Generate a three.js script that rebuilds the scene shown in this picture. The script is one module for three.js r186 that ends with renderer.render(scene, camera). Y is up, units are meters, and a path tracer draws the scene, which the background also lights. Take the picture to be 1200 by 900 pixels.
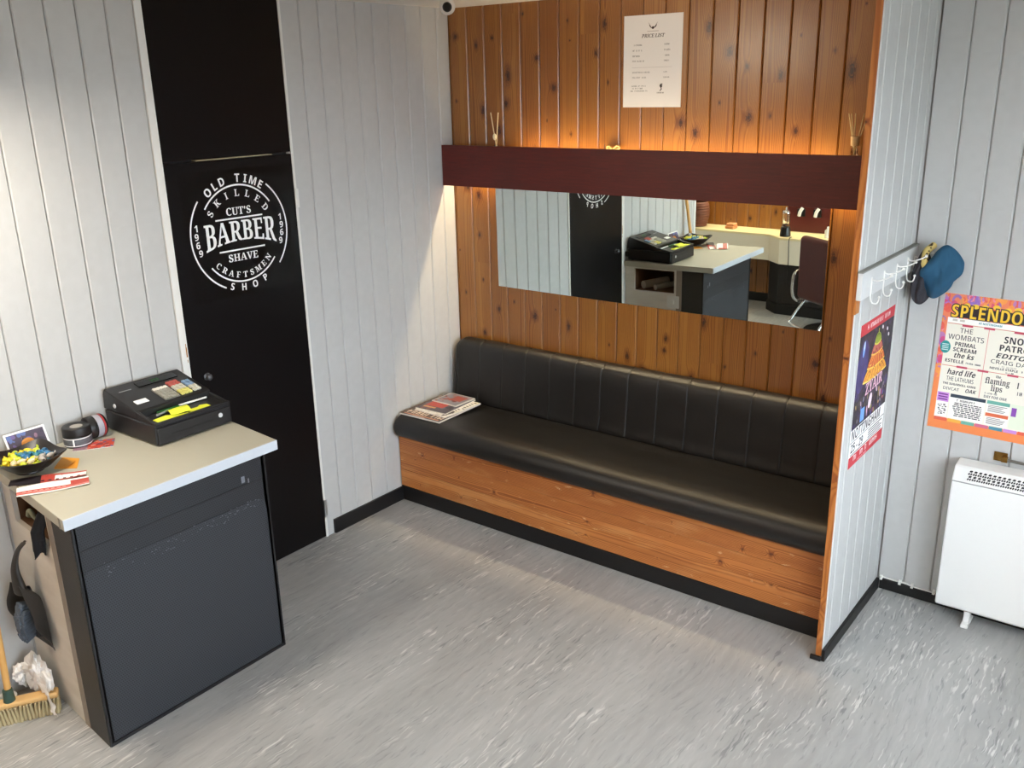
import * as THREE from 'three';
import { RoundedBoxGeometry } from 'three/addons/geometries/RoundedBoxGeometry.js';
import { mergeGeometries, mergeVertices } from 'three/addons/utils/BufferGeometryUtils.js';
import { RectAreaLightUniformsLib } from 'three/addons/lights/RectAreaLightUniformsLib.js';

// ------------------------------------------------------------------ camera, sky, exposure
const scene = new THREE.Scene();
const camera = new THREE.PerspectiveCamera(2 * Math.atan(450 / 1076.6) * 180 / Math.PI, 4 / 3, 0.05, 200);
camera.rotation.order = 'YXZ';
camera.rotation.set(-0.3138, 0.6607, -0.0225);
camera.position.set(3.5838, 2.3156, 4.1089);
const renderer = new THREE.WebGLRenderer({ antialias: true });
renderer.toneMapping = THREE.LinearToneMapping;
renderer.toneMappingExposure = 1.12;
renderer.shadowMap.enabled = true;
scene.background = new THREE.Color().setRGB(0.76, 0.88, 1.0);   // overcast daylight
scene.backgroundIntensity = 14;
RectAreaLightUniformsLib.init();
const WARM = new THREE.Color().setRGB(1.0, 0.79, 0.48);
const SOFT = new THREE.Color().setRGB(1.0, 0.86, 0.66);
const POWER = { pelmetUp: 62, pelmetDown: 190, station: 120, wall: 16, panel: 17, pendant: 140 };
const NEUTRAL = new THREE.Color().setRGB(1.0, 0.91, 0.78);
const COOL = new THREE.Color().setRGB(1.0, 0.94, 0.86);

// ------------------------------------------------------------------ small tools
let seed = 7;
const rnd = () => { seed = (seed + 0x6d2b79f5) | 0; let t = Math.imul(seed ^ (seed >>> 15), 1 | seed); t = (t + Math.imul(t ^ (t >>> 7), 61 | t)) ^ t; return ((t ^ (t >>> 14)) >>> 0) / 4294967296; };
const rr = (a, b) => a + (b - a) * rnd();
const lerp = (a, b, t) => a + (b - a) * t;
const clamp = (x, a = 0, b = 1) => Math.max(a, Math.min(b, x));
const sstep = (a, b, x) => { const t = clamp((x - a) / (b - a)); return t * t * (3 - 2 * t); };
const V = (x, y, z) => new THREE.Vector3(x, y, z);
const PERM = new Float32Array(65536); for (let i = 0; i < 65536; i++) PERM[i] = rnd();
const hash = (x, y) => PERM[((Math.imul(x, 374761393) ^ Math.imul(y, 668265263)) >>> 7) & 65535];
function noise(x, y) {                                   // value noise, 0..1
  const ix = Math.floor(x), iy = Math.floor(y); let fx = x - ix, fy = y - iy;
  fx = fx * fx * (3 - 2 * fx); fy = fy * fy * (3 - 2 * fy);
  const a = hash(ix, iy), b = hash(ix + 1, iy), c = hash(ix, iy + 1), d = hash(ix + 1, iy + 1);
  return a + (b - a) * fx + (c - a) * fy + (a - b - c + d) * fx * fy;
}
const fbm = (x, y, n = 4) => { let s = 0, a = 0.5, t = 0; for (let i = 0; i < n; i++) { s += a * noise(x, y); t += a; x = x * 2.03 + 17.1; y = y * 2.03 + 5.7; a *= 0.5; } return s / t; };

const used = {};
const numbered = (n) => { used[n] = (used[n] ?? -1) + 1; return used[n] ? `${n}_${String(used[n]).padStart(3, '0')}` : n; };
function tag(o, label, category, group) { o.userData.label = label; o.userData.category = category; if (group) o.userData.group = group; return o; }
function thing(name, label, category, [x, y, z] = [0, 0, 0], turn = 0, group) {
  const o = new THREE.Group(); o.name = numbered(name); scene.add(o); o.position.set(x, y, z); o.rotation.y = turn;
  return tag(o, label, category, group);
}
function structure(name) { const o = new THREE.Group(); o.name = name; o.userData.kind = 'structure'; scene.add(o); return o; }
function part(name, geo, mat, parent, label) {
  const m = new THREE.Mesh(geo, mat); m.name = name; m.castShadow = m.receiveShadow = true; parent.add(m);
  if (label) m.userData.label = label;
  return m;
}
function solo(name, geo, mat, label, category, pos = [0, 0, 0], group) {
  const m = part(numbered(name), geo, mat, scene); m.position.set(...pos); return tag(m, label, category, group);
}
function bx(w, h, d, x = 0, y = 0, z = 0, r = 0, seg = 2) {
  const g = r ? new RoundedBoxGeometry(w, h, d, seg, r) : new THREE.BoxGeometry(w, h, d);
  g.translate(x, y, z); return g;
}
const range = (x0, x1, y0, y1, z0, z1, r = 0) => bx(x1 - x0, y1 - y0, z1 - z0, (x0 + x1) / 2, (y0 + y1) / 2, (z0 + z1) / 2, r);
const cyl = (r0, r1, h, x = 0, y = 0, z = 0, n = 24, axis = 'y') => { const g = new THREE.CylinderGeometry(r1, r0, h, n); if (axis === 'x') g.rotateZ(-Math.PI / 2); if (axis === 'z') g.rotateX(Math.PI / 2); g.translate(x, y, z); return g; };
const tube = (pts, r, n = 32, m = 8) => new THREE.TubeGeometry(new THREE.CatmullRomCurve3(pts.map((p) => V(...p))), n, r, m, false);
const lathe = (pts, n = 32) => new THREE.LatheGeometry(pts.map((p) => new THREE.Vector2(...p)), n);
function join(...gs) {
  return mergeGeometries(gs.flat().map((g) => { const q = g.index ? g.toNonIndexed() : g.clone(); for (const k of Object.keys(q.attributes)) if (!['position', 'normal', 'uv'].includes(k)) q.deleteAttribute(k); q.clearGroups(); return q; }));
}
function prism(poly, y0, y1, bevel = 0) {                // outline in the floor plane (x, z), raised from y0 to y1
  const s = new THREE.Shape(poly.map(([x, z]) => new THREE.Vector2(x, -z)));
  const g = new THREE.ExtrudeGeometry(s, { depth: y1 - y0 - 2 * bevel, bevelEnabled: bevel > 0, bevelSize: bevel, bevelThickness: bevel, bevelOffset: -bevel, bevelSegments: 2 });
  g.rotateX(-Math.PI / 2); g.translate(0, y0 + bevel, 0); return g;
}
function side(poly, x0, x1, bevel = 0) {                 // outline in (z, y), swept along x
  const s = new THREE.Shape(poly.map(([z, y]) => new THREE.Vector2(-z, y)));
  const g = new THREE.ExtrudeGeometry(s, { depth: x1 - x0 - 2 * bevel, bevelEnabled: bevel > 0, bevelSize: bevel, bevelThickness: bevel, bevelOffset: -bevel, bevelSegments: 2 });
  g.rotateY(Math.PI / 2); g.translate(x0 + bevel, 0, 0); return g;
}
function front(poly, z0, z1, bevel = 0) {                // outline in (x, y), swept along z
  const s = new THREE.Shape(poly.map(([x, y]) => new THREE.Vector2(x, y)));
  const g = new THREE.ExtrudeGeometry(s, { depth: z1 - z0 - 2 * bevel, bevelEnabled: bevel > 0, bevelSize: bevel, bevelThickness: bevel, bevelOffset: -bevel, bevelSegments: 2 });
  g.translate(0, 0, z0 + bevel); return g;
}
function metres(g, s = 1, ou = 0, ov = 0) {              // box-mapped uv in metres
  const p = g.attributes.position, n = g.attributes.normal, uv = new Float32Array(p.count * 2);
  for (let i = 0; i < p.count; i++) {
    const ax = Math.abs(n.getX(i)), ay = Math.abs(n.getY(i)), az = Math.abs(n.getZ(i));
    const [u, v] = ay >= ax && ay >= az ? [p.getX(i), p.getZ(i)] : ax >= az ? [p.getZ(i), p.getY(i)] : [p.getX(i), p.getY(i)];
    uv[2 * i] = u * s + ou; uv[2 * i + 1] = v * s + ov;
  }
  g.setAttribute('uv', new THREE.BufferAttribute(uv, 2)); return g;
}
function grid(nu, nv, f, closeU = false) {               // surface through f(u, v), u and v in 0..1
  const pos = [], uv = [], idx = [];
  for (let j = 0; j <= nv; j++) for (let i = 0; i <= nu; i++) { pos.push(...f(i / nu, j / nv)); uv.push(i / nu, j / nv); }
  for (let j = 0; j < nv; j++) for (let i = 0; i < nu; i++) { const a = j * (nu + 1) + i, b = a + 1, c = a + nu + 1, d = c + 1; idx.push(a, b, d, a, d, c); }
  const g = new THREE.BufferGeometry();
  g.setAttribute('position', new THREE.Float32BufferAttribute(pos, 3)); g.setAttribute('uv', new THREE.Float32BufferAttribute(uv, 2)); g.setIndex(idx); g.computeVertexNormals();
  if (closeU) { const n = g.attributes.normal; for (let j = 0; j <= nv; j++) { const a = j * (nu + 1), b = a + nu, s = V(n.getX(a) + n.getX(b), n.getY(a) + n.getY(b), n.getZ(a) + n.getZ(b)).normalize(); n.setXYZ(a, s.x, s.y, s.z); n.setXYZ(b, s.x, s.y, s.z); } }
  return g;
}

// ------------------------------------------------------------------ textures
function dataTex(w, h, fn, srgb = true) {
  const d = new Uint8Array(w * h * 4);
  for (let y = 0; y < h; y++) for (let x = 0; x < w; x++) { const c = fn(x, y), o = (y * w + x) * 4; d[o] = clamp(c[0], 0, 255); d[o + 1] = clamp(c[1], 0, 255); d[o + 2] = clamp(c[2], 0, 255); d[o + 3] = 255; }
  const t = new THREE.DataTexture(d, w, h); t.magFilter = THREE.LinearFilter; t.minFilter = THREE.LinearMipmapLinearFilter; t.generateMipmaps = true; t.wrapS = t.wrapT = THREE.RepeatWrapping;
  if (srgb) t.colorSpace = THREE.SRGBColorSpace; t.needsUpdate = true; return t;
}
function canvasTex(w, h, draw) {
  const c = document.createElement('canvas'); c.width = w; c.height = h; const g = c.getContext('2d'); draw(g, w, h);
  const t = new THREE.CanvasTexture(c); t.colorSpace = THREE.SRGBColorSpace; return t;
}
// letters too blurred to read, as the photograph shows them
function smudge(g, x, y, n, s, c) { g.fillStyle = c; let q = x; for (let i = 0; i < n; i++) { const ww = s * rr(0.35, 0.62); if (rnd() > 0.13) { g.fillRect(q, y + s * 0.05, s * 0.15, s * 0.75); if (rnd() > 0.35) g.fillRect(q, y + s * rr(0, 0.6), ww, s * 0.15); if (rnd() > 0.35) g.fillRect(q + ww - s * 0.12, y + s * 0.1, s * 0.12, s * 0.7); } q += ww + s * 0.16; } }
const mix3 = (a, b, t) => [lerp(a[0], b[0], t), lerp(a[1], b[1], t), lerp(a[2], b[2], t)];
// Varnished knotty pine: eight different boards side by side, each 0.1222 m wide and 2.8 m long.
const BW = 0.1222, NB = 8, BL = 2.8;
const strips = [...Array(NB)].map((_, s) => ({
  c: rr(-0.01, 0.13), deep: rr(0.006, 0.03), tone: rr(-0.2, 0.2), off: rr(0, 900),
  knots: [...Array(8)].map((_, i) => ({ u: rr(0.015, BW - 0.015), v: (i + rr(0.05, 0.95)) * BL / 8, r: rnd() < 0.4 ? rr(0.003, 0.006) : rr(0.008, 0.016), e: rr(1.0, 2.2) })),
}));
function pineColour(s, u, v, tints, small = 1) {
  const S = strips[s]; let k = 0, ring = 0, pull = 0;
  for (const n of S.knots) {
    const du = u - n.u, dv = (v - n.v) / n.e, d = Math.hypot(du, dv) / (n.r * small);
    if (d < 9) { pull += Math.exp(-d * d / 9) * n.r * 1.6 * Math.sign(du || 1); if (d < 3) { const w = Math.max(1 - sstep(0.7, 1.3, d + 0.8 * (noise(u * 190 + S.off, v * 120) - 0.5)), 0.42 * (1 - sstep(0.8, 2.8, d + 0.9 * (noise(u * 260, v * 40 + S.off) - 0.5)))); if (w > k) { k = w; ring = d; } } }
  }
  const wob = (fbm(u * 9 + S.off, v * 0.9 + S.off, 3) - 0.5) * 0.05 + (noise(u * 60 + S.off, v * 2.2) - 0.5) * 0.004;
  const r = Math.hypot(u - S.c + wob + pull, S.deep + 0.015 * noise(S.off, v * 0.5));
  const t = (r * 175 + 20) % 1, late = sstep(0.35, 0.9, t) * (1 - sstep(0.92, 1.0, t));
  const fine = noise(u * 1400 + S.off, v * 16) * 0.6 + noise(u * 500 + S.off, v * 5) * 0.4;
  let c = mix3(tints[0], tints[1], clamp(late * 0.78 + (fine - 0.5) * 0.42 + 0.16 + S.tone + (fbm(u * 14 + S.off, v * 1.6, 3) - 0.5) * 0.75));
  if (k > 0) c = mix3(c, mix3(tints[2], tints[3], ring < 0.4 ? 0.0 : 0.5 + 0.5 * Math.sin(ring * 13)), k * 0.93);
  return c;
}
const PINE = [[203, 138, 72], [158, 92, 38], [58, 24, 10], [112, 52, 20]];
const pineTex = dataTex(1024, 2048, (x, y) => { const U = (x + 0.5) / 1024 * NB, s = Math.floor(U); return pineColour(s, (U - s) * BW, (y + 0.5) / 2048 * BL, PINE); });
const pineBump = dataTex(512, 1024, (x, y) => { const U = (x + 0.5) / 512 * NB, s = Math.floor(U), c = 120 + 70 * (noise(U * 180, y * 0.02) - 0.5) + 60 * (fbm(U * 9 + s * 31, y / 1024 * 7, 3) - 0.5); return [c, c, c]; }, false);
// Planks of the bench front: the same pine lying down, scuffed by shoes.
const scuffs = [...Array(80)].map(() => ({ x: rnd(), y: rnd(), l: rr(0.002, 0.012), w: rr(0.004, 0.02), a: rr(-0.5, 0.5), s: rr(0.2, 0.9) }));
const plankTex = dataTex(2048, 512, (x, y) => {
  const Y = (y + 0.5) / 512 * 4, s = Math.floor(Y); let c = pineColour((s * 2 + 1) % NB, (Y - s) * BW, (x + 0.5) / 2048 * BL, [[196, 124, 64], [138, 74, 32], [84, 40, 18], [120, 62, 28]], 0.4);
  const wear = sstep(0.5, 0.78, fbm(x * 0.006, y * 0.02 + 40, 4)); c = mix3(c, [222, 176, 122], wear * 0.28);
  for (const q of scuffs) { const dx = x / 2048 - q.x, dy = y / 512 - q.y, a = (dx + dy * q.a * 0.1) / q.l, b = (dy - dx * q.a * 3) / q.w, d = a * a + b * b; if (d < 1) c = mix3(c, [238, 214, 180], q.s * (1 - d) * sstep(0.3, 0.7, noise(x * 0.7, y * 0.7))); }
  return c;
});
// Grey marbled sheet vinyl: pale and dark flecks drawn out along z.  One repeat is 2.4 m.
const FT = 2.4;
const FN = 1536;
const flecks = (X, Y) => {
  const u = X * FT / FN, v = Y * FT / FN, w = (fbm(u * 4 + 3, v * 1.8 + 9, 2) - 0.5) * 0.07, a = u + w + (noise(u * 45, v * 38) - 0.5) * 0.007;
  const cloud = noise(a * 6, v * 1.5), body = fbm(a * 60, v * 8 + 7, 3), patch = sstep(0.42, 0.68, fbm(a * 7 + 50, v * 2.4 + 20, 2));
  return [(cloud - 0.5) * 16 + (body - 0.5) * 18, sstep(0.62, 0.78, fbm(a * 150 + 11, v * 13, 3)) * (0.15 + 0.75 * patch), sstep(0.65, 0.78, fbm(a * 170 + 71, v * 14 + 33, 3)) * (0.4 + 0.6 * patch)];
};
const floorTex = dataTex(FN, FN, (x, y) => {
  let f = flecks(x, y); const p = sstep(FN - 90, FN, x), q = sstep(FN - 90, FN, y);
  if (p > 0) f = mix3(f, flecks(x - FN, y), p);
  if (q > 0) f = mix3(f, p > 0.5 ? flecks(x - FN, y - FN) : flecks(x, y - FN), q);
  return [0, 1, 2].map((c) => lerp(lerp([164, 163, 160][c] + f[0], [228, 226, 220][c], f[1] * 0.72), [104, 106, 107][c], f[2] * 0.55));
});
floorTex.repeat.set(1 / FT, 1 / FT);
// Black perforated sheet: holes in staggered rows, 9 mm apart.
const meshTex = (bg, hole) => { const t = dataTex(64, 64, (x, y) => { const X = x / 16, Y = y / 16, r = Math.floor(Y), fx = (X + (r % 2) * 0.5) % 1 - 0.5, fy = Y % 1 - 0.5; return mix3(hole, bg, sstep(0.24, 0.36, Math.hypot(fx, fy))); }); t.repeat.set(1 / 0.036, 1 / 0.036); return t; };
const mahoganyTex = dataTex(1024, 256, (x, y) => { const f = noise(x * 0.012, y * 0.9) * 0.5 + noise(x * 0.05, y * 2.1) * 0.3 + fbm(x * 0.006, y * 0.05, 3) * 0.5; return mix3([106, 28, 19], [78, 18, 13], clamp(f)); });
const leatherBump = dataTex(512, 512, (x, y) => { const w = (f) => lerp(f(x, y), f(x - 512, y), sstep(450, 512, x)); const c = 255 * w((X, Y) => 0.6 * noise(X * 0.35, Y * 0.35) + 0.4 * noise(X * 0.9, Y * 0.9)); return [c, c, c]; }, false);
leatherBump.repeat.set(8, 8);
const speckle = (a, b, fx, fy) => dataTex(512, 512, (x, y) => mix3(a, b, clamp(fbm(x * fx, y * fy, 4) * 1.6 - 0.3)));
const tanTex = speckle([232, 225, 214], [219, 211, 199], 0.012, 0.05);
const paintTex = dataTex(256, 256, (x, y) => { const t = (noise(x * 0.09, y * 0.09) - 0.5) * 4; return [191 + t, 190 + t, 187 + t]; });

// ------------------------------------------------------------------ materials
const std = (color, roughness = 0.6, more = {}) => new THREE.MeshStandardMaterial({ color, roughness, ...more });
const phys = (color, roughness, more) => new THREE.MeshPhysicalMaterial({ color, roughness, ...more });
const M = {
  paint: std(0xffffff, 0.5, { map: paintTex }),
  white: std(0xe9e5dc, 0.55), trimwhite: std(0xe4e2dc, 0.4),
  pine: phys(new THREE.Color().setRGB(0.60, 0.585, 0.41), 0.34, { map: pineTex, bumpMap: pineBump, bumpScale: 0.00008, clearcoat: 0.5, clearcoatRoughness: 0.2 }),
  pineEdge: std(0xf4e6d8, 0.45, { map: pineTex }),
  plank: std(0xffffff, 0.42, { map: plankTex, bumpMap: plankTex, bumpScale: 0.0003 }),
  floor: std(0xffffff, 0.38, { map: floorTex }),
  mahogany: std(0xffffff, 0.42, { map: mahoganyTex }),
  black: std(0x141315, 0.45), blackSatin: phys(0x0b090a, 0.4, { specularIntensity: 0.4 }), skirting: std(0x0e0d0f, 0.5),
  leather: phys(0x161413, 0.36, { bumpMap: leatherBump, bumpScale: 0.0006 }),
  sheetOuter: std(0xffffff, 0.5, { map: meshTex([40, 41, 45], [13, 13, 15]) }),
  sheetInner: std(0xffffff, 0.55, { map: meshTex([50, 52, 57], [19, 20, 22]) }),
  sheetSide: std(0xffffff, 0.5, { map: meshTex([52, 48, 43], [24, 21, 18]) }),
  tan: std(0xffffff, 0.6, { map: tanTex }), trimGrey: std(0x9a8d80, 0.45, { metalness: 0.2 }),
  laminate: std(0xb4b09f, 0.42), laminateEdge: std(0xc3c7cc, 0.32), laminateDark: std(0x8d887c, 0.5),
  plastic: std(0x1d1c1d, 0.42), plasticDark: std(0x0d0d0e, 0.35), chrome: std(0xd8d8da, 0.16, { metalness: 1 }), steel: std(0xb9b9ba, 0.3, { metalness: 1 }),
  brass: std(0x8a6a34, 0.35, { metalness: 0.9 }), paper: std(0xf1eeea, 0.75), cream: std(0xe8ddc6, 0.45), creamTop: std(0xead9a6, 0.35),
  heater: std(0xeeede9, 0.38), slot: std(0x15151a, 0.7), glass: phys(0xffffff, 0.0, { transmission: 1, thickness: 0, ior: 1.5 }),
};
const HB = 0.012;                                        // thickness of the boarding
// A tongue-and-groove board standing on y = 0: face towards +z, arrised edges, uv picking one strip of the pine.
function board(w, h, strip = 0, off = 0, uvs = true) {
  const t = HB, b = 0.005, e = 0.0014, q = [[e, 0], [e, t - b], [e + b, t], [w - e - b, t], [w - e, t - b], [w - e, 0]], pos = [], uv = [], nor = [];
  const put = (p, u, v, n) => { pos.push(...p); uv.push(u, v); nor.push(...n); };
  for (let i = 0; i < q.length; i++) {
    const [x0, z0] = q[i], [x1, z1] = q[(i + 1) % q.length], l = Math.hypot(x1 - x0, z1 - z0), n = [-(z1 - z0) / l * -1 * -1, 0, (x1 - x0) / l];
    const U = (x) => uvs ? (strip + clamp(x / BW, 0.02, 0.98)) / NB : x / 0.6 + off, W = (y) => uvs ? (y + off) / BL : y / 0.6;
    const A = [x0, 0, z0], B = [x1, 0, z1], C = [x1, h, z1], D = [x0, h, z0];
    for (const [P, x, y] of [[A, x0, 0], [B, x1, 0], [C, x1, h], [A, x0, 0], [C, x1, h], [D, x0, h]]) put(P, U(x), W(y), n);
  }
  const g = new THREE.BufferGeometry();
  g.setAttribute('position', new THREE.Float32BufferAttribute(pos, 3)); g.setAttribute('normal', new THREE.Float32BufferAttribute(nor, 3)); g.setAttribute('uv', new THREE.Float32BufferAttribute(uv, 2));
  return g;
}
function cladding(parent, mat, list, place, pine) {      // list: [along, width, foot, height]
  list.forEach(([a, w, y0, h], i) => { const m = part('board', board(w, h, pine ? (i * 5 + (i >> 2) * 3) % NB : 0, pine ? (i * 0.731) % BL : (i * 0.377) % 1, pine), mat, parent); place(m, a, w, y0); });
}
const facePlusZ = (z) => (m, a, w, y0) => m.position.set(a, y0, z - HB);
const facePlusX = (x) => (m, a, w, y0) => { m.rotation.y = Math.PI / 2; m.position.set(x - HB, y0, a + w); };
const faceMinusZ = (z) => (m, a, w, y0) => { m.rotation.y = Math.PI; m.position.set(a + w, y0, z + HB); };
const steps = (a, b, w, y0, h) => { const out = []; for (let x = a; x < b - 0.004; x += w) out.push([x, Math.min(w, b - x), y0, h]); return out; };

// ------------------------------------------------------------------ the room
const H = 2.727, XW = 4.7, ZF = 4.85, XR = -1.3, ZE = 3.03;
{
  const s = structure('floor'); part('floor_slab', metres(range(XR - 0.2, XW + 0.2, -0.12, -0.002, -0.3, ZF + 0.2)), std(0x777777, 0.9), s);
  const g = new THREE.PlaneGeometry(XW - XR + 0.2, ZF + 0.3); g.rotateX(-Math.PI / 2); g.translate((XW + XR) / 2, 0, ZF / 2); part('vinyl_sheet', metres(g), M.floor, s);
  const c = structure('ceiling'); part('ceiling_board', range(XR - 0.2, XW + 0.2, H, H + 0.1, -0.3, ZF + 0.2), M.white, c);
}
{ // left wall: painted boards either side of the cupboard door, ending at a corner post beyond the counter
  const w = structure('wall_left');
  part('backing', join(range(-0.1, -HB - 0.001, 0, H, -0.3, 1.165), range(-0.1, -HB - 0.001, 0, H, 1.872, ZE), range(-0.1, -0.05, 0, H, 1.165, 1.872)), M.paint, w);
  const gz = [0, 0.098, 0.222, 0.342, 0.462, 0.579, 0.697, 0.817, 0.936, 1.055, 1.172];
  cladding(w, M.paint, gz.slice(0, -1).map((z, i) => [z, gz[i + 1] - z, 0, H]), facePlusX(0), false);
  cladding(w, M.paint, steps(1.897, ZE, 0.1205, 0, H), facePlusX(0), false);
  part('corner_post', range(-0.1, 0.004, 0, H, ZE, ZE + 0.03, 0.004), M.trimwhite, w);
}
{ // knotty pine wall of the alcove
  const w = structure('wall_back');
  part('backing', range(-0.1, 2.56, 0, H, -0.3, -HB - 0.001), std(0x3a2412, 0.9), w);
  cladding(w, M.pine, [[0.002, 0.004, 0, H], ...steps(0.006, 2.541, BW, 0, H)], facePlusZ(0), true);
}
{ // painted wall to the right of the partition
  const w = structure('wall_right');
  part('backing', range(2.55, XW + 0.2, 0, H, -0.3, -0.01 - HB - 0.001), M.paint, w);
  cladding(w, M.paint, [[2.565, 0.118, 0, H], ...steps(2.683, XW, 0.1185, 0, H)], facePlusZ(-0.01), false);
}
{ // thin partition closing the alcove
  const w = structure('wall_partition');
  part('core', range(2.541, 2.552, 0, H, -0.02, 0.724), std(0x9a6230, 0.6), w);
  cladding(w, M.paint, [[-0.01, 0.062, 0, H], [0.052, 0.12, 0, H], [0.172, 0.12, 0, H], [0.292, 0.12, 0, H], [0.412, 0.12, 0, H], [0.532, 0.13, 0, H], [0.662, 0.063, 0, H]], facePlusX(2.565), false);
  const e = range(2.538, 2.5615, 0.02, H, 0.7245, 0.732, 0.001); part('edge_strip', metres(e, 0.35, 0.3, 0.1), M.pineEdge, w);
  part('edge_block', metres(range(2.555, 2.5675, 1.485, 1.63, 0.688, 0.7335, 0.001), 0.35, 0.6, 0), M.pineEdge, w);
}
{ // shop front side of the room, behind and to the right of the camera
  const w = structure('wall_window'), z0 = 1.1, z1 = 4.65, y0 = 0.8, y1 = 2.35;
  part('brickwork', join(range(XW, XW + 0.2, 0, y0, -0.3, ZF + 0.2), range(XW, XW + 0.2, y1, H, -0.3, ZF + 0.2), range(XW, XW + 0.2, y0, y1, -0.3, z0), range(XW, XW + 0.2, y0, y1, z1, ZF + 0.2)), M.paint, w);
  const f = structure('window_1');
  part('window_frame', join(range(XW + 0.05, XW + 0.12, y0, y0 + 0.07, z0, z1), range(XW + 0.05, XW + 0.12, y1 - 0.07, y1, z0, z1), ...[z0, (z0 + z1) / 2 - 0.03, z1 - 0.06].map((z) => range(XW + 0.05, XW + 0.12, y0, y1, z, z + 0.06))), M.trimwhite, f);
  part('window_sill', range(XW - 0.12, XW + 0.05, y0 - 0.03, y0, z0 - 0.04, z1 + 0.04, 0.006), M.trimwhite, f);
  const mid = (z0 + z1) / 2; for (const [a, b] of [[z0 + 0.06, mid - 0.03], [mid + 0.03, z1 - 0.06]]) part('pane', range(XW + 0.08, XW + 0.086, y0 + 0.07, y1 - 0.07, a, b), M.glass, f);
  const st = structure('street'); part('pavement', range(XW + 0.2, XW + 40, -0.3, -0.15, -25, 30), std(0x8f8e8a, 0.9), st);
}
{ // far wall behind the camera, seen in the mirror: pine again; and the side of the recess
  const w = structure('wall_front');
  part('backing', range(XR - 0.2, XW + 0.2, 0, H, ZF + HB + 0.001, ZF + 0.2), std(0x3a2412, 0.9), w);
  cladding(w, M.pine, steps(XR, XW, BW, 0, H), faceMinusZ(ZF), true);
  const r = structure('wall_recess');
  part('side_wall', range(XR - 0.2, XR, 0, H, ZE - 0.1, ZF + 0.2), M.paint, r); part('return_wall', range(XR, -0.1, 0, H, ZE - 0.1, ZE + 0.03), M.paint, r);
  const b = structure('baseboard_front'); part('skirting_board', range(XR, XW, 0, 0.09, ZF - 0.02, ZF, 0.003), M.skirting, b);
}
{ // black skirting boards
  const s = (n, ...a) => { const g = structure(n); part('skirting_board', range(...a, 0.003), M.skirting, g); return g; };
  s('baseboard_left', 0, 0.016, 0, 0.082, 0.584, 1.12);
  s('baseboard_right', 2.58, XW, 0, 0.052, -0.01, 0.004);
  const p = s('trim_1', 2.565, 2.579, 0, 0.055, 0.004, 0.738); part('end_piece', range(2.52, 2.565, 0, 0.02, 0.733, 0.745, 0.002), M.skirting, p);
}
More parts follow.
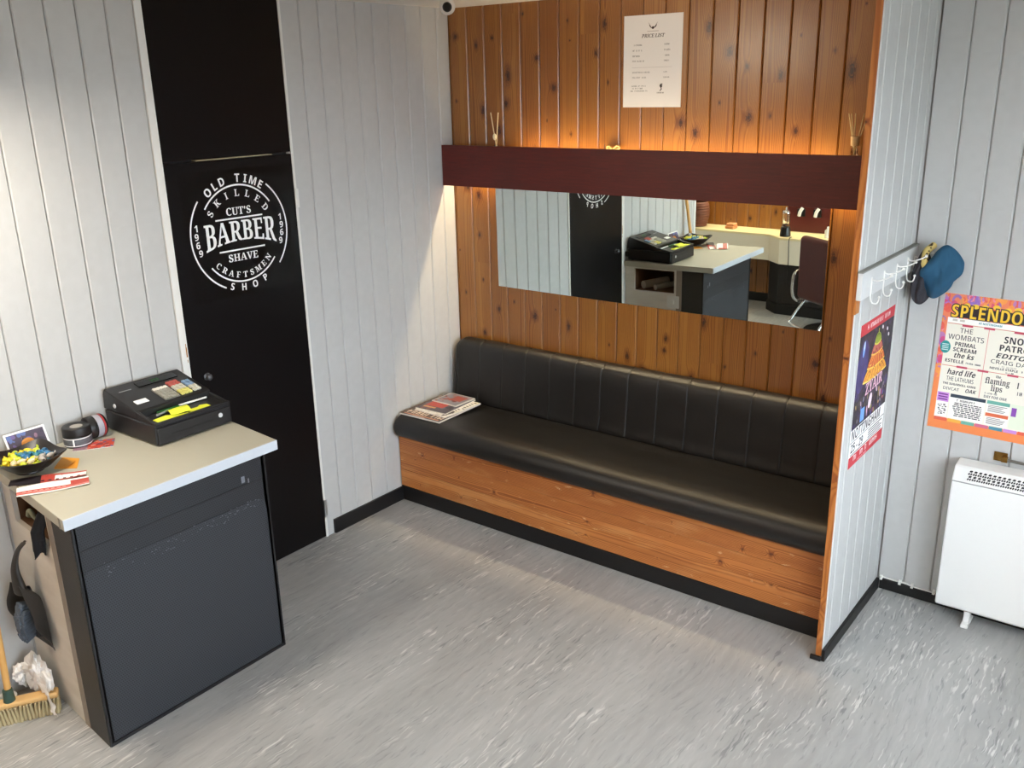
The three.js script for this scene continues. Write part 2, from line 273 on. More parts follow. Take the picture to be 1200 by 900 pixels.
// ------------------------------------------------------------------ black cupboard door with the barber emblem
{
  const d = structure('door_1');
  part('door_frame', join(range(-0.04, 0.006, 0, H, 1.166, 1.179), range(-0.04, 0.006, 0, H, 1.864, 1.897)), M.trimwhite, d);
  part('door_rebate', range(-0.048, -0.031, 0, H, 1.18, 1.863), M.black, d);
  part('door_leaf', range(-0.03, 0.005, 0.006, 2.03, 1.18, 1.863, 0.002), M.blackSatin, d);
  part('upper_panel', range(-0.03, 0.0035, 2.041, H, 1.18, 1.863, 0.002), M.blackSatin, d);
  part('gap_strip', range(-0.04, 0.002, 2.033, 2.037, 1.29, 1.70), std(0xb8ab88, 0.6), d);
  part('bare_wood_patch', join(range(0.0055, 0.0066, 1.19, 1.235, 1.868, 1.874), range(0.0055, 0.0066, 1.235, 1.252, 1.870, 1.8735), range(0.0055, 0.0066, 1.165, 1.178, 1.869, 1.872)), std(0xa8763e, 0.8), d, 'chipped paint showing bare wood');
  const k = part('door_knob', (() => { const g = lathe([[0, 0.028], [0.011, 0.027], [0.015, 0.02], [0.013, 0.012], [0.008, 0.008], [0.008, 0.003], [0.017, 0.002], [0.018, 0]], 24); g.rotateZ(-Math.PI / 2); g.translate(0.005, 1.075, 1.782); return g; })(), std(0x4a4a4c, 0.4, { metalness: 0.4 }), d);
  for (const y of [1.82, 0.17]) part('hinge', join(range(0.004, 0.008, y - 0.045, y + 0.045, 1.158, 1.179), cyl(0.0055, 0.0055, 0.09, 0.01, y, 1.177, 12), cyl(0.004, 0.004, 0.1, 0.01, y, 1.177, 10)), y > 1 ? M.trimwhite : M.steel, d);
  const S = 1024, tex = canvasTex(S, S, (g) => {
    g.clearRect(0, 0, S, S); g.fillStyle = g.strokeStyle = '#f4f4f2'; g.textAlign = 'center'; g.textBaseline = 'middle'; g.lineCap = 'butt';
    const c = S / 2, arc = (r, a0, a1, w) => { g.lineWidth = w; g.beginPath(); g.arc(c, c, r, a0 * Math.PI / 180, a1 * Math.PI / 180); g.stroke(); };
    const R = 470;
    arc(R, -51, 40, 13); arc(R, 115, 218, 13);                                                   // outer ring in two sweeps
    arc(385, -145, -35, 13); arc(398, 38, 142, 13);                                              // inner arcs
    const round = (t, r, a0, a1, font, out = 1) => [...t].forEach((ch, i) => { const a = lerp(a0, a1, t.length > 1 ? i / (t.length - 1) : 0.5) * Math.PI / 180; g.save(); g.translate(c + r * Math.cos(a), c + r * Math.sin(a)); g.rotate(a + out * Math.PI / 2); g.font = font; g.fillText(ch, 0, 0); g.restore(); });
    round('OLD TIME', 438, -128, -57, 'bold 92px sans-serif'); round('SKILLED', 322, -146, -34, 'bold 76px serif');
    round('CRAFTSMEN', 344, 136, 44, 'bold 68px serif', -1); round('SHOP', 448, 108, 64, 'bold 80px sans-serif', -1);
    g.font = 'bold 74px sans-serif'; for (const [x, s] of [[c - 405, 1], [c + 405, -1]]) [...'1969'].forEach((ch, i) => g.fillText(ch, x + s * [-4, -10, -6, 8][i] * 1.2, c - 82 + i * 66));
    g.font = 'bold 84px serif'; g.fillText("CUT'S", c, c - 178); g.fillText('SHAVE', c, c + 196);
    g.fillRect(c - 230, c - 128, 460, 13); g.fillRect(c - 225, c + 128, 450, 13);
    const q = document.createElement('canvas'); q.width = 640; q.height = 220; const h = q.getContext('2d'); h.fillStyle = '#f4f4f2'; h.textAlign = 'center'; h.textBaseline = 'alphabetic'; h.font = 'bold 200px serif';
    const wd = h.measureText('BARBER').width; h.save(); h.translate(320, 184); h.scale(634 / wd, 1.18); h.fillText('BARBER', 0, 0); h.restore();
    for (let x = 0; x < 640; x++) { const t = (x - 320) / 320, hh = 168 + 62 * t * t; g.drawImage(q, x, 8, 1, 178, c - 352 + x * 1.1, c - 106, 1.8, hh); }   // bow-tie foot
  });
  const g = new THREE.PlaneGeometry(0.575, 0.575); g.rotateY(Math.PI / 2); g.translate(0.0058, 1.7, 1.512);
  const lm = std(0xffffff, 0.5, { map: tex, transparent: true, alphaTest: 0.5 }); part('vinyl_emblem', g, lm, d, 'white vinyl lettering: Old Time Skilled Craftsmen Barber Shop, 1969');
}
// ------------------------------------------------------------------ upholstered bench
{
  const t = thing('upholstered_bench', 'long fitted bench with black padded seat and fluted black backrest on a pine plank base', 'bench');
  part('carcass', range(0.004, 2.537, 0.005, 0.40, 0.02, 0.562), std(0x4a3018, 0.8), t);
  part('kick_board', range(0.003, 2.538, 0, 0.089, 0.562, 0.585, 0.003), M.skirting, t);
  for (const [y0, y1, r] of [[0.0905, 0.1945, 2], [0.1955, 0.2995, 1], [0.3005, 0.404, 3]]) {
    const g = range(0.003, 2.538, y0, y1, 0.562, 0.583, 0.0025), p = g.attributes.position, uv = g.attributes.uv;
    for (let i = 0; i < p.count; i++) uv.setXY(i, p.getX(i) / 2.54, (r + clamp((p.getY(i) - y0) / BW, 0.02, 0.98)) / 4);
    part('plank', g, M.plank, t);
  }
  const curve = (pts) => new THREE.CatmullRomCurve3(pts.map(([z, y]) => V(0, y, z)), true, 'centripetal');
  const sc = curve([[0.06, 0.406], [0.35, 0.406], [0.575, 0.408], [0.628, 0.424], [0.643, 0.462], [0.634, 0.503], [0.602, 0.53], [0.54, 0.538], [0.40, 0.528], [0.25, 0.514], [0.10, 0.505], [0.04, 0.46]]).getSpacedPoints(72);
  const x0 = 0.016, x1 = 2.531, r = 0.022;
  part('seat_cushion', join(grid(72, 60, (u, v) => {
    const p = sc[Math.round(u * 72) % 72], x = v < 0.1 ? x0 + v / 0.1 * r : v > 0.9 ? x1 - (1 - v) / 0.1 * r : lerp(x0 + r, x1 - r, (v - 0.1) / 0.8);
    const e = Math.min(x - x0, x1 - x), k = e >= r ? 0 : r - Math.sqrt(Math.max(0, r * r - (r - e) ** 2)), cz = 0.35, cy = 0.468;
    const sag = 0.004 * (noise(x * 3.1, p.z * 4) - 0.5) + 0.003 * (noise(x * 9, p.z * 9 + 4) - 0.5);
    return [x, cy + (p.y - cy) * (1 - k / 0.066) + (p.y > cy ? sag : 0), cz + (p.z - cz) * (1 - k / 0.31)];
  }, true), range(x0, x0 + 0.001, 0.45, 0.48, 0.1, 0.6)), M.leather, t);
  const bc = curve([[0.006, 0.49], [0.006, 0.68], [0.006, 0.855], [0.016, 0.878], [0.04, 0.885], [0.075, 0.879], [0.098, 0.862], [0.108, 0.83], [0.118, 0.70], [0.128, 0.58], [0.132, 0.505], [0.10, 0.49], [0.05, 0.488]]).getSpacedPoints(64);
  const seams = [0.07, 0.236, 0.404, 0.571, 0.742, 0.915, 1.081, 1.248, 1.424, 1.593, 1.76, 1.932, 2.100, 2.272, 2.44], xs = [];
  const bx0 = 0.03, bx1 = 2.534; for (let x = bx0; x < bx1; x += 0.014) xs.push(x);
  for (const s of seams) for (const d of [-0.006, -0.003, -0.001, 0.001, 0.003, 0.006]) xs.push(s + d);
  for (const d of [0.001, 0.003, 0.006, 0.01]) xs.push(bx0 + d, bx1 - d);
  xs.push(bx1); xs.sort((a, b) => a - b);
  part('backrest', grid(64, xs.length - 1, (u, v) => {
    const p = bc[Math.round(u * 64) % 64], x = xs[Math.round(v * (xs.length - 1))], R = 0.075, e = x - bx0;
    const cap = e < R ? 0.885 - R + Math.sqrt(Math.max(0, R * R - (R - e) ** 2)) : 0.885, ee = Math.min(e, bx1 - x), kz = ee < 0.025 ? Math.sqrt(Math.max(0, 1 - (1 - ee / 0.025) ** 2)) : 1;
    let y = p.y > 0.7 ? 0.7 + (p.y - 0.7) * (cap - 0.7) / 0.185 : p.y, z = p.z, w = sstep(0.03, 0.07, p.z);
    let d = 1; for (const s of seams) d = Math.min(d, Math.abs(x - s));
    z += w * (0.003 * Math.min(1, Math.pow(d / 0.08, 0.6)) - 0.0028 * Math.exp(-(d * d) / 0.000009));
    y -= sstep(0.86, 0.88, p.y) * 0.0035 * Math.exp(-(d * d) / 0.00002);
    return [x, y, Math.max(0.003, 0.006 + (z - 0.006) * lerp(0.35, 1, kz))];
  }, true), M.leather, t);
}
// ------------------------------------------------------------------ dark red light pelmet with its shelf and tubes
const area = (c, power, w, h, pos, rx, ry = 0, parent = scene) => { const l = new THREE.RectAreaLight(c, power, w, h); l.position.set(...pos); l.rotation.order = 'YXZ'; l.rotation.set(rx, ry, 0); parent.add(l); l.name = 'tube_glow'; return l; };
const lampMat = (c, k) => new THREE.MeshStandardMaterial({ color: 0xffffff, emissive: c, emissiveIntensity: k, roughness: 0.5 });
{
  const t = thing('light_pelmet', 'dark red wooden pelmet across the alcove above the mirror, lit from behind', 'pelmet');
  part('fascia', metres(range(0.002, 2.538, 1.782, 2.006, 0.084, 0.102, 0.0015), 1), M.mahogany, t);
  part('shelf_board', range(0.002, 2.538, 1.916, 1.934, 0.0005, 0.084), M.mahogany, t);
  part('light_tube', join(cyl(0.008, 0.008, 1.72, 1.36, 1.944, 0.066, 16, 'x'), range(0.48, 0.51, 1.9345, 1.954, 0.056, 0.076), range(2.21, 2.24, 1.9345, 1.954, 0.056, 0.076)), lampMat(WARM, 3), t);
  area(WARM, POWER.pelmetUp, 1.72, 0.014, [1.36, 1.9535, 0.066], Math.PI / 2, 0, t);
  part('light_tube', join(cyl(0.008, 0.008, 2.3, 1.27, 1.906, 0.03, 16, 'x'), range(0.10, 0.13, 1.897, 1.916, 0.02, 0.04), range(2.41, 2.44, 1.897, 1.916, 0.02, 0.04)), lampMat(WARM, 3), t);
  area(WARM, POWER.pelmetDown, 2.3, 0.014, [1.27, 1.8965, 0.03], -Math.PI / 2, 0, t);
}
// ------------------------------------------------------------------ wall mirror
{
  const t = thing('wall_mirror', 'long frameless mirror on the pine wall below the dark red pelmet', 'mirror', [1.26, 1.5, 0.012]);
  t.rotation.set(0.0135, -0.0043, 0);
  part('mirror_glass', range(-0.948, 0.945, -0.288, 0.35, -0.004, 0, 0.0008), std(0xe6efe9, 0.0, { metalness: 1 }), t);
  part('backing_board', range(-0.946, 0.943, -0.286, 0.348, -0.007, -0.0042), std(0x3b3530, 0.8), t);
}
// ------------------------------------------------------------------ price list
{
  const tex = canvasTex(640, 846, (g, w, h) => {
    g.fillStyle = '#f3f0ee'; g.fillRect(0, 0, w, h); g.textAlign = 'center';
    g.fillStyle = '#2a1a1c'; for (const s of [-1, 1]) for (let k = 0; k < 5; k++) { g.beginPath(); g.moveTo(w / 2 - 4 + s * 4, 130 - k * 2); g.quadraticCurveTo(w / 2 + s * (22 + k * 6), 116 - k * 8, w / 2 + s * (52 - k * 3), 64 + k * 8); g.quadraticCurveTo(w / 2 + s * 30, 96 + k * 6, w / 2 - 4 + s * 4, 130 - k * 2); g.fill(); }
    g.beginPath(); g.arc(w / 2, 118, 12, 0, 7); g.fill(); g.fillStyle = '#b9aeb0'; g.fillRect(w / 2 - 62, 146, 124, 5);
    g.fillStyle = '#4a4446'; g.font = 'italic bold 44px serif'; g.fillText('PRICE LIST', w / 2, 204);
    [[262, 9], [312, 8], [362, 7], [408, 11], [512, 15], [560, 12]].forEach(([y, n], i) => { smudge(g, 102, y, n, 20, i < 4 ? '#8b8688' : '#a39ea0'); smudge(g, 448, y, 5, 20, i < 4 ? '#8b8688' : '#a39ea0'); });
    g.fillStyle = '#c9c3c3'; g.fillRect(96, 474, 440, 3);
    smudge(g, 86, 640, 16, 17, '#7d787a'); smudge(g, 104, 662, 11, 17, '#6d686a'); smudge(g, 86, 686, 17, 17, '#8d888a');
    g.strokeStyle = '#3a3436'; g.lineWidth = 9; g.beginPath(); g.moveTo(438, 634); g.quadraticCurveTo(418, 626, 412, 648); g.quadraticCurveTo(426, 664, 428, 678); g.quadraticCurveTo(418, 684, 414, 696); g.stroke(); g.fillStyle = '#3a3436'; g.beginPath(); g.arc(424, 650, 13, 0, 7); g.fill(); smudge(g, 380, 704, 7, 17, '#5a5456');
  });
  const g = new THREE.BoxGeometry(0.316, 0.42, 0.0015);
  solo('price_list', g, [M.paper, M.paper, M.paper, M.paper, std(0xffffff, 0.7, { map: tex }), M.paper], 'white price list sheet pinned to the pine wall above the pelmet', 'notice', [1.285, 2.412, 0.0012]);
}
// ------------------------------------------------------------------ posters
const sheet = (name, w, h, tex, label, pos, ry) => { const m = solo(name, new THREE.BoxGeometry(w, h, 0.0012), [M.paper, M.paper, M.paper, M.paper, std(0xffffff, 0.6, { map: tex }), M.paper], label, 'poster', pos); m.rotation.y = ry; return m; };
{
  const W = 620, Hh = 830;
  const tex = canvasTex(W, Hh, (g) => {
    g.fillStyle = '#1f1a22'; g.fillRect(0, 0, W, Hh);
    for (let i = 0; i < 420; i++) { g.fillStyle = ['#3a2a55', '#51408a', '#54304a', '#3e2b2c', '#4a4a52', '#241c26', '#6c5a58'][i % 7]; g.globalAlpha = rr(0.12, 0.5); g.beginPath(); g.ellipse(rr(0, W), rr(60, 590), rr(8, 46), rr(6, 30), rr(0, 3), 0, 7); g.fill(); }
    g.globalAlpha = 0.5; g.fillStyle = '#5646a8'; g.beginPath(); g.ellipse(90, 250, 90, 150, 0.2, 0, 7); g.fill(); g.globalAlpha = 1;
    g.fillStyle = '#c9313c'; g.fillRect(0, 0, W, 66); g.fillStyle = '#f6f2f0'; g.textAlign = 'center'; smudge(g, 120, 16, 17, 38, '#f6f2f0');
    const dome = (y0, y1, w, c, d, e) => { g.fillStyle = c; g.beginPath(); g.moveTo(340, y0); g.bezierCurveTo(340 + w * 0.5, y0 + 4, 340 + w * 0.85, y0 + (y1 - y0) * 0.45, 340 + w, y1); g.quadraticCurveTo(340, y1 + 30, 340 - w, y1); g.bezierCurveTo(340 - w * 0.85, y0 + (y1 - y0) * 0.45, 340 - w * 0.5, y0 + 4, 340, y0); g.fill(); g.strokeStyle = d; g.lineWidth = 6; for (let k = -3; k <= 3; k++) { g.beginPath(); g.moveTo(340 + k * 3, y0 + 6); g.quadraticCurveTo(340 + w * k / 4, y0 + (y1 - y0) * 0.5, 340 + w * k / 3.4, y1 + 12); g.stroke(); } g.strokeStyle = e; g.lineWidth = 9; g.beginPath(); g.moveTo(340 - w, y1); g.quadraticCurveTo(340, y1 + 30, 340 + w, y1); g.stroke(); };
    g.fillStyle = '#d8d04a'; g.fillRect(336, 82, 8, 40); dome(262, 356, 216, '#e9a232', '#b5601e', '#f8e070'); dome(196, 286, 160, '#cf5a2a', '#f0b24a', '#f6cf58'); dome(142, 214, 104, '#a52c38', '#e9a08a', '#f0c050'); dome(104, 158, 62, '#a8b838', '#66781c', '#d8d850');
    g.globalAlpha = 0.7; for (let i = 0; i < 70; i++) { const q = rr(-1, 1); g.fillStyle = ['#8a2430', '#f8dc70', '#5a2a1e'][i % 3]; g.fillRect(340 + q * 150, rr(150 + 110 * Math.abs(q), 356), rr(4, 14), rr(4, 12)); } g.globalAlpha = 1;
    g.fillStyle = '#7fa8e8'; g.beginPath(); g.ellipse(92, 150, 18, 46, 0.15, 0, 7); g.fill(); g.fillStyle = '#dfe9f6'; g.beginPath(); g.ellipse(94, 132, 8, 26, 0.15, 0, 7); g.fill();
    for (const [x, y] of [[505, 120], [540, 160], [410, 90]]) { g.fillStyle = '#efe9ee'; g.beginPath(); g.ellipse(x, y, 16, 11, 0.5, 0, 7); g.fill(); }
    g.font = 'bold 96px serif'; g.lineWidth = 9; g.strokeStyle = '#7a2f6a'; g.save(); g.translate(345, 440); g.rotate(-0.03); g.strokeText('ZYAIR', 0, 0); g.fillStyle = '#f0c9d6'; g.fillText('ZYAIR', 0, 0); g.restore();
    for (let i = 0; i < 46; i++) { g.fillStyle = ['#e9c6d8', '#d84a8a', '#a8a24e', '#8d8a92', '#c9a070', '#6d7ae0'][i % 6]; g.globalAlpha = rr(0.35, 0.9); g.beginPath(); g.ellipse(rr(30, W - 30), rr(455, 590), rr(3, 14), rr(6, 26), rr(-0.6, 0.6), 0, 7); g.fill(); } g.globalAlpha = 1;
    g.fillStyle = '#6da0e6'; g.fillRect(140, 510, 70, 78); g.fillStyle = '#f2dbe6'; g.beginPath(); g.ellipse(300, 500, 30, 46, 0.3, 0, 7); g.fill();
    g.fillStyle = '#f4f2f0'; g.fillRect(0, 600, W, 162); g.fillStyle = '#26242a'; g.textAlign = 'left';
    g.save(); g.translate(14, 666); g.scale(0.92, 1); g.font = 'bold 84px sans-serif'; g.fillText('NOTTINGHAM', 0, 0); g.restore(); g.fillRect(0, 674, W, 4);
    g.font = 'bold 72px sans-serif'; g.fillText('25 - 29', 20, 740); g.fillStyle = '#57545a'; for (let k = 0; k < 4; k++) g.fillRect(330, 690 + k * 15, 180 + 80 * hash(k, 3), 7); g.fillRect(20, 750, 560, 6);
    g.fillStyle = '#c9313c'; g.fillRect(0, 762, W, 68); smudge(g, 60, 768, 3, 44, '#f6f2f0'); smudge(g, 176, 768, 3, 44, '#f6f2f0'); smudge(g, 292, 768, 8, 44, '#f6f2f0'); smudge(g, 160, 814, 22, 12, '#f6f2f0');
  });
  sheet('circus_poster', 0.436, 0.592, tex, 'tall night-coloured circus poster with red bands, reading Nottingham, on the white partition', [2.5665, 1.126, 0.419], Math.PI / 2);
}
{
  const W = 896, Hh = 960;                               // drawn 896 wide, printed 0.42 x 0.60 m
  const tex = canvasTex(W * 0.75, Hh, (g) => {
    g.scale(0.75, 1); g.fillStyle = '#ee8560'; g.fillRect(0, 0, W, Hh); g.fillStyle = '#f0894e'; g.fillRect(0, 600, W, 360);
    for (let i = 0; i < 120; i++) { g.fillStyle = ['#b57fd0', '#f08fb0', '#e85a4a', '#8a72d0', '#f5a04a', '#d94f7a', '#e8604a'][i % 7]; g.globalAlpha = 0.8; const top = i % 3, x = top ? rr(0, W) : rr(-10, 44), y = top ? rr(0, 130) : rr(0, 600); g.lineWidth = rr(8, 20); g.strokeStyle = g.fillStyle; g.beginPath(); g.arc(x, y, rr(8, 36), rr(0, 6), rr(6, 9)); rnd() > 0.5 ? g.fill() : g.stroke(); } g.globalAlpha = 1;
    g.textAlign = 'center'; g.textBaseline = 'alphabetic';
    const put = (t, x, y, f, w) => { g.save(); g.font = f; g.translate(x, y); if (w) g.scale(w / g.measureText(t).width, 1); g.fillText(t, 0, 0); g.restore(); };
    g.fillStyle = '#2b2326'; g.fillRect(120, 84, 690, 74);
    g.fillStyle = '#f5c93e'; for (const x of [190, 262, 340, 430, 520, 600, 690]) { g.beginPath(); g.ellipse(x, 56 + 18 * hash(x, 1), 30, 16, 0, 0, 7); g.fill(); }
    g.save(); g.font = 'bold 118px sans-serif'; g.translate(446, 158); g.scale(760 / g.measureText('SPLENDOUR').width, 1); g.lineWidth = 14; g.strokeStyle = '#2b2326'; g.strokeText('SPLENDOUR', 0, 0); g.fillStyle = '#f6ca3c'; g.fillText('SPLENDOUR', 0, 0); g.restore();
    g.fillStyle = '#f2ecdc'; g.fillRect(48, 164, W - 78, 716); g.fillStyle = '#faf7f0'; g.fillRect(48, 164, W - 78, 34); g.fillStyle = '#4f8f98'; put('AT NOTTINGHAM', 400, 188, 'bold 20px sans-serif', 190);
    g.fillStyle = '#cfc6b8'; g.fillRect(90, 172, 40, 14); g.fillRect(150, 172, 40, 14);
    g.strokeStyle = '#d8786a'; g.lineWidth = 4; for (const q of [[398, 204, 398, 690], [52, 204, W - 34, 204], [52, 500, W - 34, 500]]) { g.beginPath(); g.moveTo(q[0], q[1]); g.lineTo(q[2], q[3]); g.stroke(); }
    g.fillStyle = '#c8485e'; for (const [x, y] of [[220, 210], [398, 208], [640, 210], [222, 500], [398, 502], [640, 502]]) g.fillRect(x - 44, y - 7, 88, 14);
    g.fillStyle = '#262226';
    put('THE', 218, 262, '46px sans-serif', 110); put('WOMBATS', 222, 312, '50px sans-serif', 300); put('PRIMAL', 224, 356, 'bold 40px sans-serif', 180); put('SCREAM', 226, 394, 'bold 40px sans-serif', 200); put('the ks', 222, 438, 'italic bold 50px sans-serif', 170); put('ESTELLE', 152, 474, 'bold 30px sans-serif', 160); smudge(g, 250, 460, 12, 16, '#262226');
    put('SNOW', 640, 290, 'bold 62px sans-serif', 230); put('PATROL', 640, 344, 'bold 58px sans-serif', 290); put('EDITORS', 640, 394, 'italic bold 44px sans-serif', 330); put('CRAIG DAVID', 640, 436, '38px sans-serif', 390); put('NEVILLE STAPLE', 560, 476, 'bold 21px sans-serif', 230); smudge(g, 690, 460, 10, 18, '#262226'); smudge(g, 520, 444, 12, 18, '#b8b0a8'); smudge(g, 580, 482, 8, 14, '#262226');
    g.fillStyle = '#262226'; put('hard life', 222, 560, 'italic bold 54px sans-serif', 240); put('THE LATHUMS', 222, 604, '42px sans-serif', 230); put('THE SUGARHILL GANG', 222, 634, 'bold 21px sans-serif', 280); put('DIVCAT', 158, 672, '28px sans-serif', 140); put('OAK', 320, 672, 'italic bold 36px sans-serif', 90);
    put('the', 530, 534, 'bold 26px serif'); put('flaming', 528, 580, 'bold 56px serif', 200); put('lips', 530, 628, 'bold 56px serif', 96); smudge(g, 690, 540, 4, 56, '#262226'); smudge(g, 680, 604, 7, 32, '#262226'); smudge(g, 440, 642, 10, 16, '#6a6466'); put('DAY FOR ONE', 530, 682, 'bold 26px sans-serif', 190);
    g.fillStyle = '#26908f'; g.beginPath(); g.arc(60, 372, 44, 0, 7); g.fill(); g.fillStyle = '#cfe9e4'; for (let i = 0; i < 4; i++) g.fillRect(32, 350 + i * 13, 56, 6);
    g.fillStyle = '#cf8fd8'; g.fillRect(52, 694, 100, 66); g.fillStyle = '#6a2f80'; for (let i = 0; i < 3; i++) g.fillRect(62, 704 + i * 18, 80, 9);
    g.fillStyle = '#faf7ee'; g.fillRect(52, 764, 100, 104); g.fillStyle = '#5a5052'; for (let i = 0; i < 30; i++) g.fillRect(64 + 66 * rnd(), 776 + 78 * rnd(), 14, 5);
    g.fillStyle = '#33404c'; g.fillRect(164, 696, 296, 24); g.fillStyle = '#faf7ee'; g.fillRect(164, 720, 296, 148); g.fillStyle = '#3c383c'; smudge(g, 222, 728, 12, 22, '#3c383c'); for (let r = 0; r < 8; r++) for (let x = 190 + 30 * rnd(); x < 436;) { const w = rr(14, 46); g.fillRect(x, 754 + r * 13, Math.min(w, 436 - x), 7); x += w + 7; }
    for (const [y, c] of [[696, '#6fae9c'], [784, '#e2704a']]) { g.fillStyle = c; g.fillRect(472, y, 186, 24); g.fillStyle = '#faf7ee'; g.fillRect(472, y + 24, 186, 60); g.fillStyle = '#8c8684'; for (let r = 0; r < 5; r++) g.fillRect(486, y + 32 + r * 10, 110 + 50 * rnd(), 5); }
    g.fillStyle = '#e4ead2'; g.fillRect(668, 696, 190, 172); g.fillStyle = '#8c4fb0'; g.fillRect(676, 720, 40, 60);
    ['#e2604a', '#f0b24a', '#6fae9c', '#d06a8a', '#4f8fa0', '#c98ad2', '#e2604a'].forEach((c, i) => { g.fillStyle = c; g.fillRect(50 + i * 117, 876, 110, 24); });
  });
  const m = sheet('festival_poster', 0.42, 0.60, tex, 'orange festival poster with a large yellow Splendour title, on the white wall above the heater', [2.915, 1.146, -0.0085], 0); m.rotation.z = -0.014;
}
// ------------------------------------------------------------------ coat rail, cap and scarf
{
  const t = thing('coat_rail', 'white wooden coat rail with double wire hooks on the white partition', 'coat rack', [2.565, 0, 0]);
  part('rail_board', range(0.0005, 0.019, 1.54, 1.642, 0.012, 0.738, 0.002), std(0xd2d2d0, 0.45), t);
  part('rail_top', range(0.0005, 0.021, 1.642, 1.648, 0.008, 0.742, 0.001), std(0x86867f, 0.6), t);
  for (const z of [0.63, 0.475, 0.31, 0.155, 0.06]) part('coat_hook', join(tube([[0.021, 1.61, z], [0.021, 1.57, z], [0.022, 1.53, z], [0.030, 1.514, z], [0.046, 1.514, z], [0.052, 1.53, z], [0.052, 1.536, z]], 0.0027, 24), tube([[0.021, 1.602, z], [0.035, 1.598, z], [0.075, 1.612, z], [0.088, 1.622, z]], 0.0027, 20), new THREE.SphereGeometry(0.0062, 12, 8).translate(0.089, 1.623, z), new THREE.SphereGeometry(0.0055, 12, 8).translate(0.052, 1.538, z)  ), M.trimwhite, t);
}
function cloth(cx, cy, cz, rx, ry, rz, bumps, amp, shape) {
  return grid(72, 48, (u, v) => {
    const a = u * 2 * Math.PI, b = (v - 0.5) * Math.PI, c = Math.cos(b), n = 1 + amp * (Math.sin(a * bumps + 2.2 * Math.sin(b * 2)) * 0.5 + fbm(3 + 2 * Math.cos(a) + v * 3, 5 + 2 * Math.sin(a), 3) - 0.5) * c;
    const p = [Math.cos(a) * c * n, Math.sin(b), Math.sin(a) * c * n], q = shape ? shape(...p) : p; return [cx + rx * q[0], cy + ry * q[1], cz + rz * q[2]];
  }, true);
}
{
  const t = thing('teal_cap', 'teal blue cloth cap hanging from the end hook of the white coat rail', 'hat', [2.565, 0, 0]);
  const crown = cloth(0.142, 1.552, 0.095, 0.066, 0.112, 0.058, 3, 0.46, (x, y, z) => [x * (1 - 0.22 * y * y) + 0.25 * (y < 0 ? -y : 0) * -1 + 0.1 * y, y, z * (1 - 0.25 * Math.max(0, y))]);
  part('crown', crown, std(0x1f4f6b, 0.85), t); part('band_lining', join(tube([[0.092, 1.655, 0.06], [0.074, 1.63, 0.10], [0.078, 1.585, 0.125], [0.088, 1.56, 0.12]], 0.014, 24, 10)), std(0xffffff, 0.9, { map: canvasTex(128, 128, (g) => { g.fillStyle = '#c9b06a'; g.fillRect(0, 0, 128, 128); g.fillStyle = '#3a2c18'; for (let i = 0; i < 26; i++) { g.beginPath(); g.ellipse(rr(0, 128), rr(0, 128), rr(4, 12), rr(3, 8), rr(0, 3), 0, 7); g.fill(); } }) }), t, 'yellow and black patterned lining');
}
solo('dark_beanie', cloth(0.035, 0, 0, 0.034, 0.118, 0.062, 7, 0.28, (x, y, z) => [x * (1.05 - 0.3 * y), y, z * (1 - 0.3 * y)]), std(0x35343a, 0.95), 'charcoal knitted hat hanging on the coat rail behind the teal cap', 'hat', [2.594, 1.522, 0.075]);
// ------------------------------------------------------------------ heater
{
  const t = thing('storage_heater', 'white slimline electric heater with a slotted sloping top on small feet', 'heater', [2.852, 0, 0.006]);
  const w = 0.78, prof = [[0.0, 0.075], [0.108, 0.072], [0.118, 0.082], [0.118, 0.672], [0.114, 0.682], [0.086, 0.728], [0.078, 0.734], [0.0, 0.738]];
  part('casing', side(prof, 0, w, 0.006), M.heater, t);
  part('seam', range(0.004, w - 0.004, 0.671, 0.675, 0.1165, 0.1192), std(0x9a9a98, 0.6), t);
  const hole = []; const nx = 36; for (let i = 0; i < nx; i++) for (let j = 0; j < 4; j++) { const g = bx(0.0052, 0.0086, 0.003); g.rotateZ(-0.55); g.rotateX(-0.55); const s = 0.16 + j * 0.215; g.translate(0.062 + i * 0.0182 + (j % 2 ? 0.004 : 0), lerp(0.682, 0.728, s), lerp(0.1142, 0.0862, s)); hole.push(g); const q = bx(0.0052, 0.0086, 0.003); q.rotateZ(-0.55); q.rotateX(-0.55); q.translate(0.062 + i * 0.0182 + 0.0085, lerp(0.682, 0.728, s), lerp(0.1142, 0.0862, s)); hole.push(q); }
  const gm = part('grille_slots', join(hole), M.slot, t); gm.userData.kind = 'stuff';
  for (const x of [0.132, 0.66]) part('foot', join(range(x - 0.016, x + 0.016, 0.0, 0.016, 0.02, 0.135, 0.006), range(x - 0.013, x + 0.013, 0.01, 0.08, 0.06, 0.10, 0.004)), M.heater, t);
}
{
  const t = thing('pipe_clip', 'small brass wall clip holding a grey pipe above the white heater', 'bracket', [3.006, 0.772, -0.01]);
  part('clip_plate', join(range(-0.026, 0.026, -0.02, 0.02, 0, 0.006, 0.002), cyl(0.005, 0.005, 0.006, -0.016, 0.009, 0.006, 12, 'z'), range(0.006, 0.03, -0.017, 0.007, 0.004, 0.024, 0.003)), M.brass, t);
  part('pipe', tube([[0.012, -0.006, 0.014], [0.1, -0.009, 0.014], [0.5, -0.02, 0.014]], 0.006, 20, 12), std(0x77756f, 0.4, { metalness: 0.6 }), t, 'grey metal pipe');
}
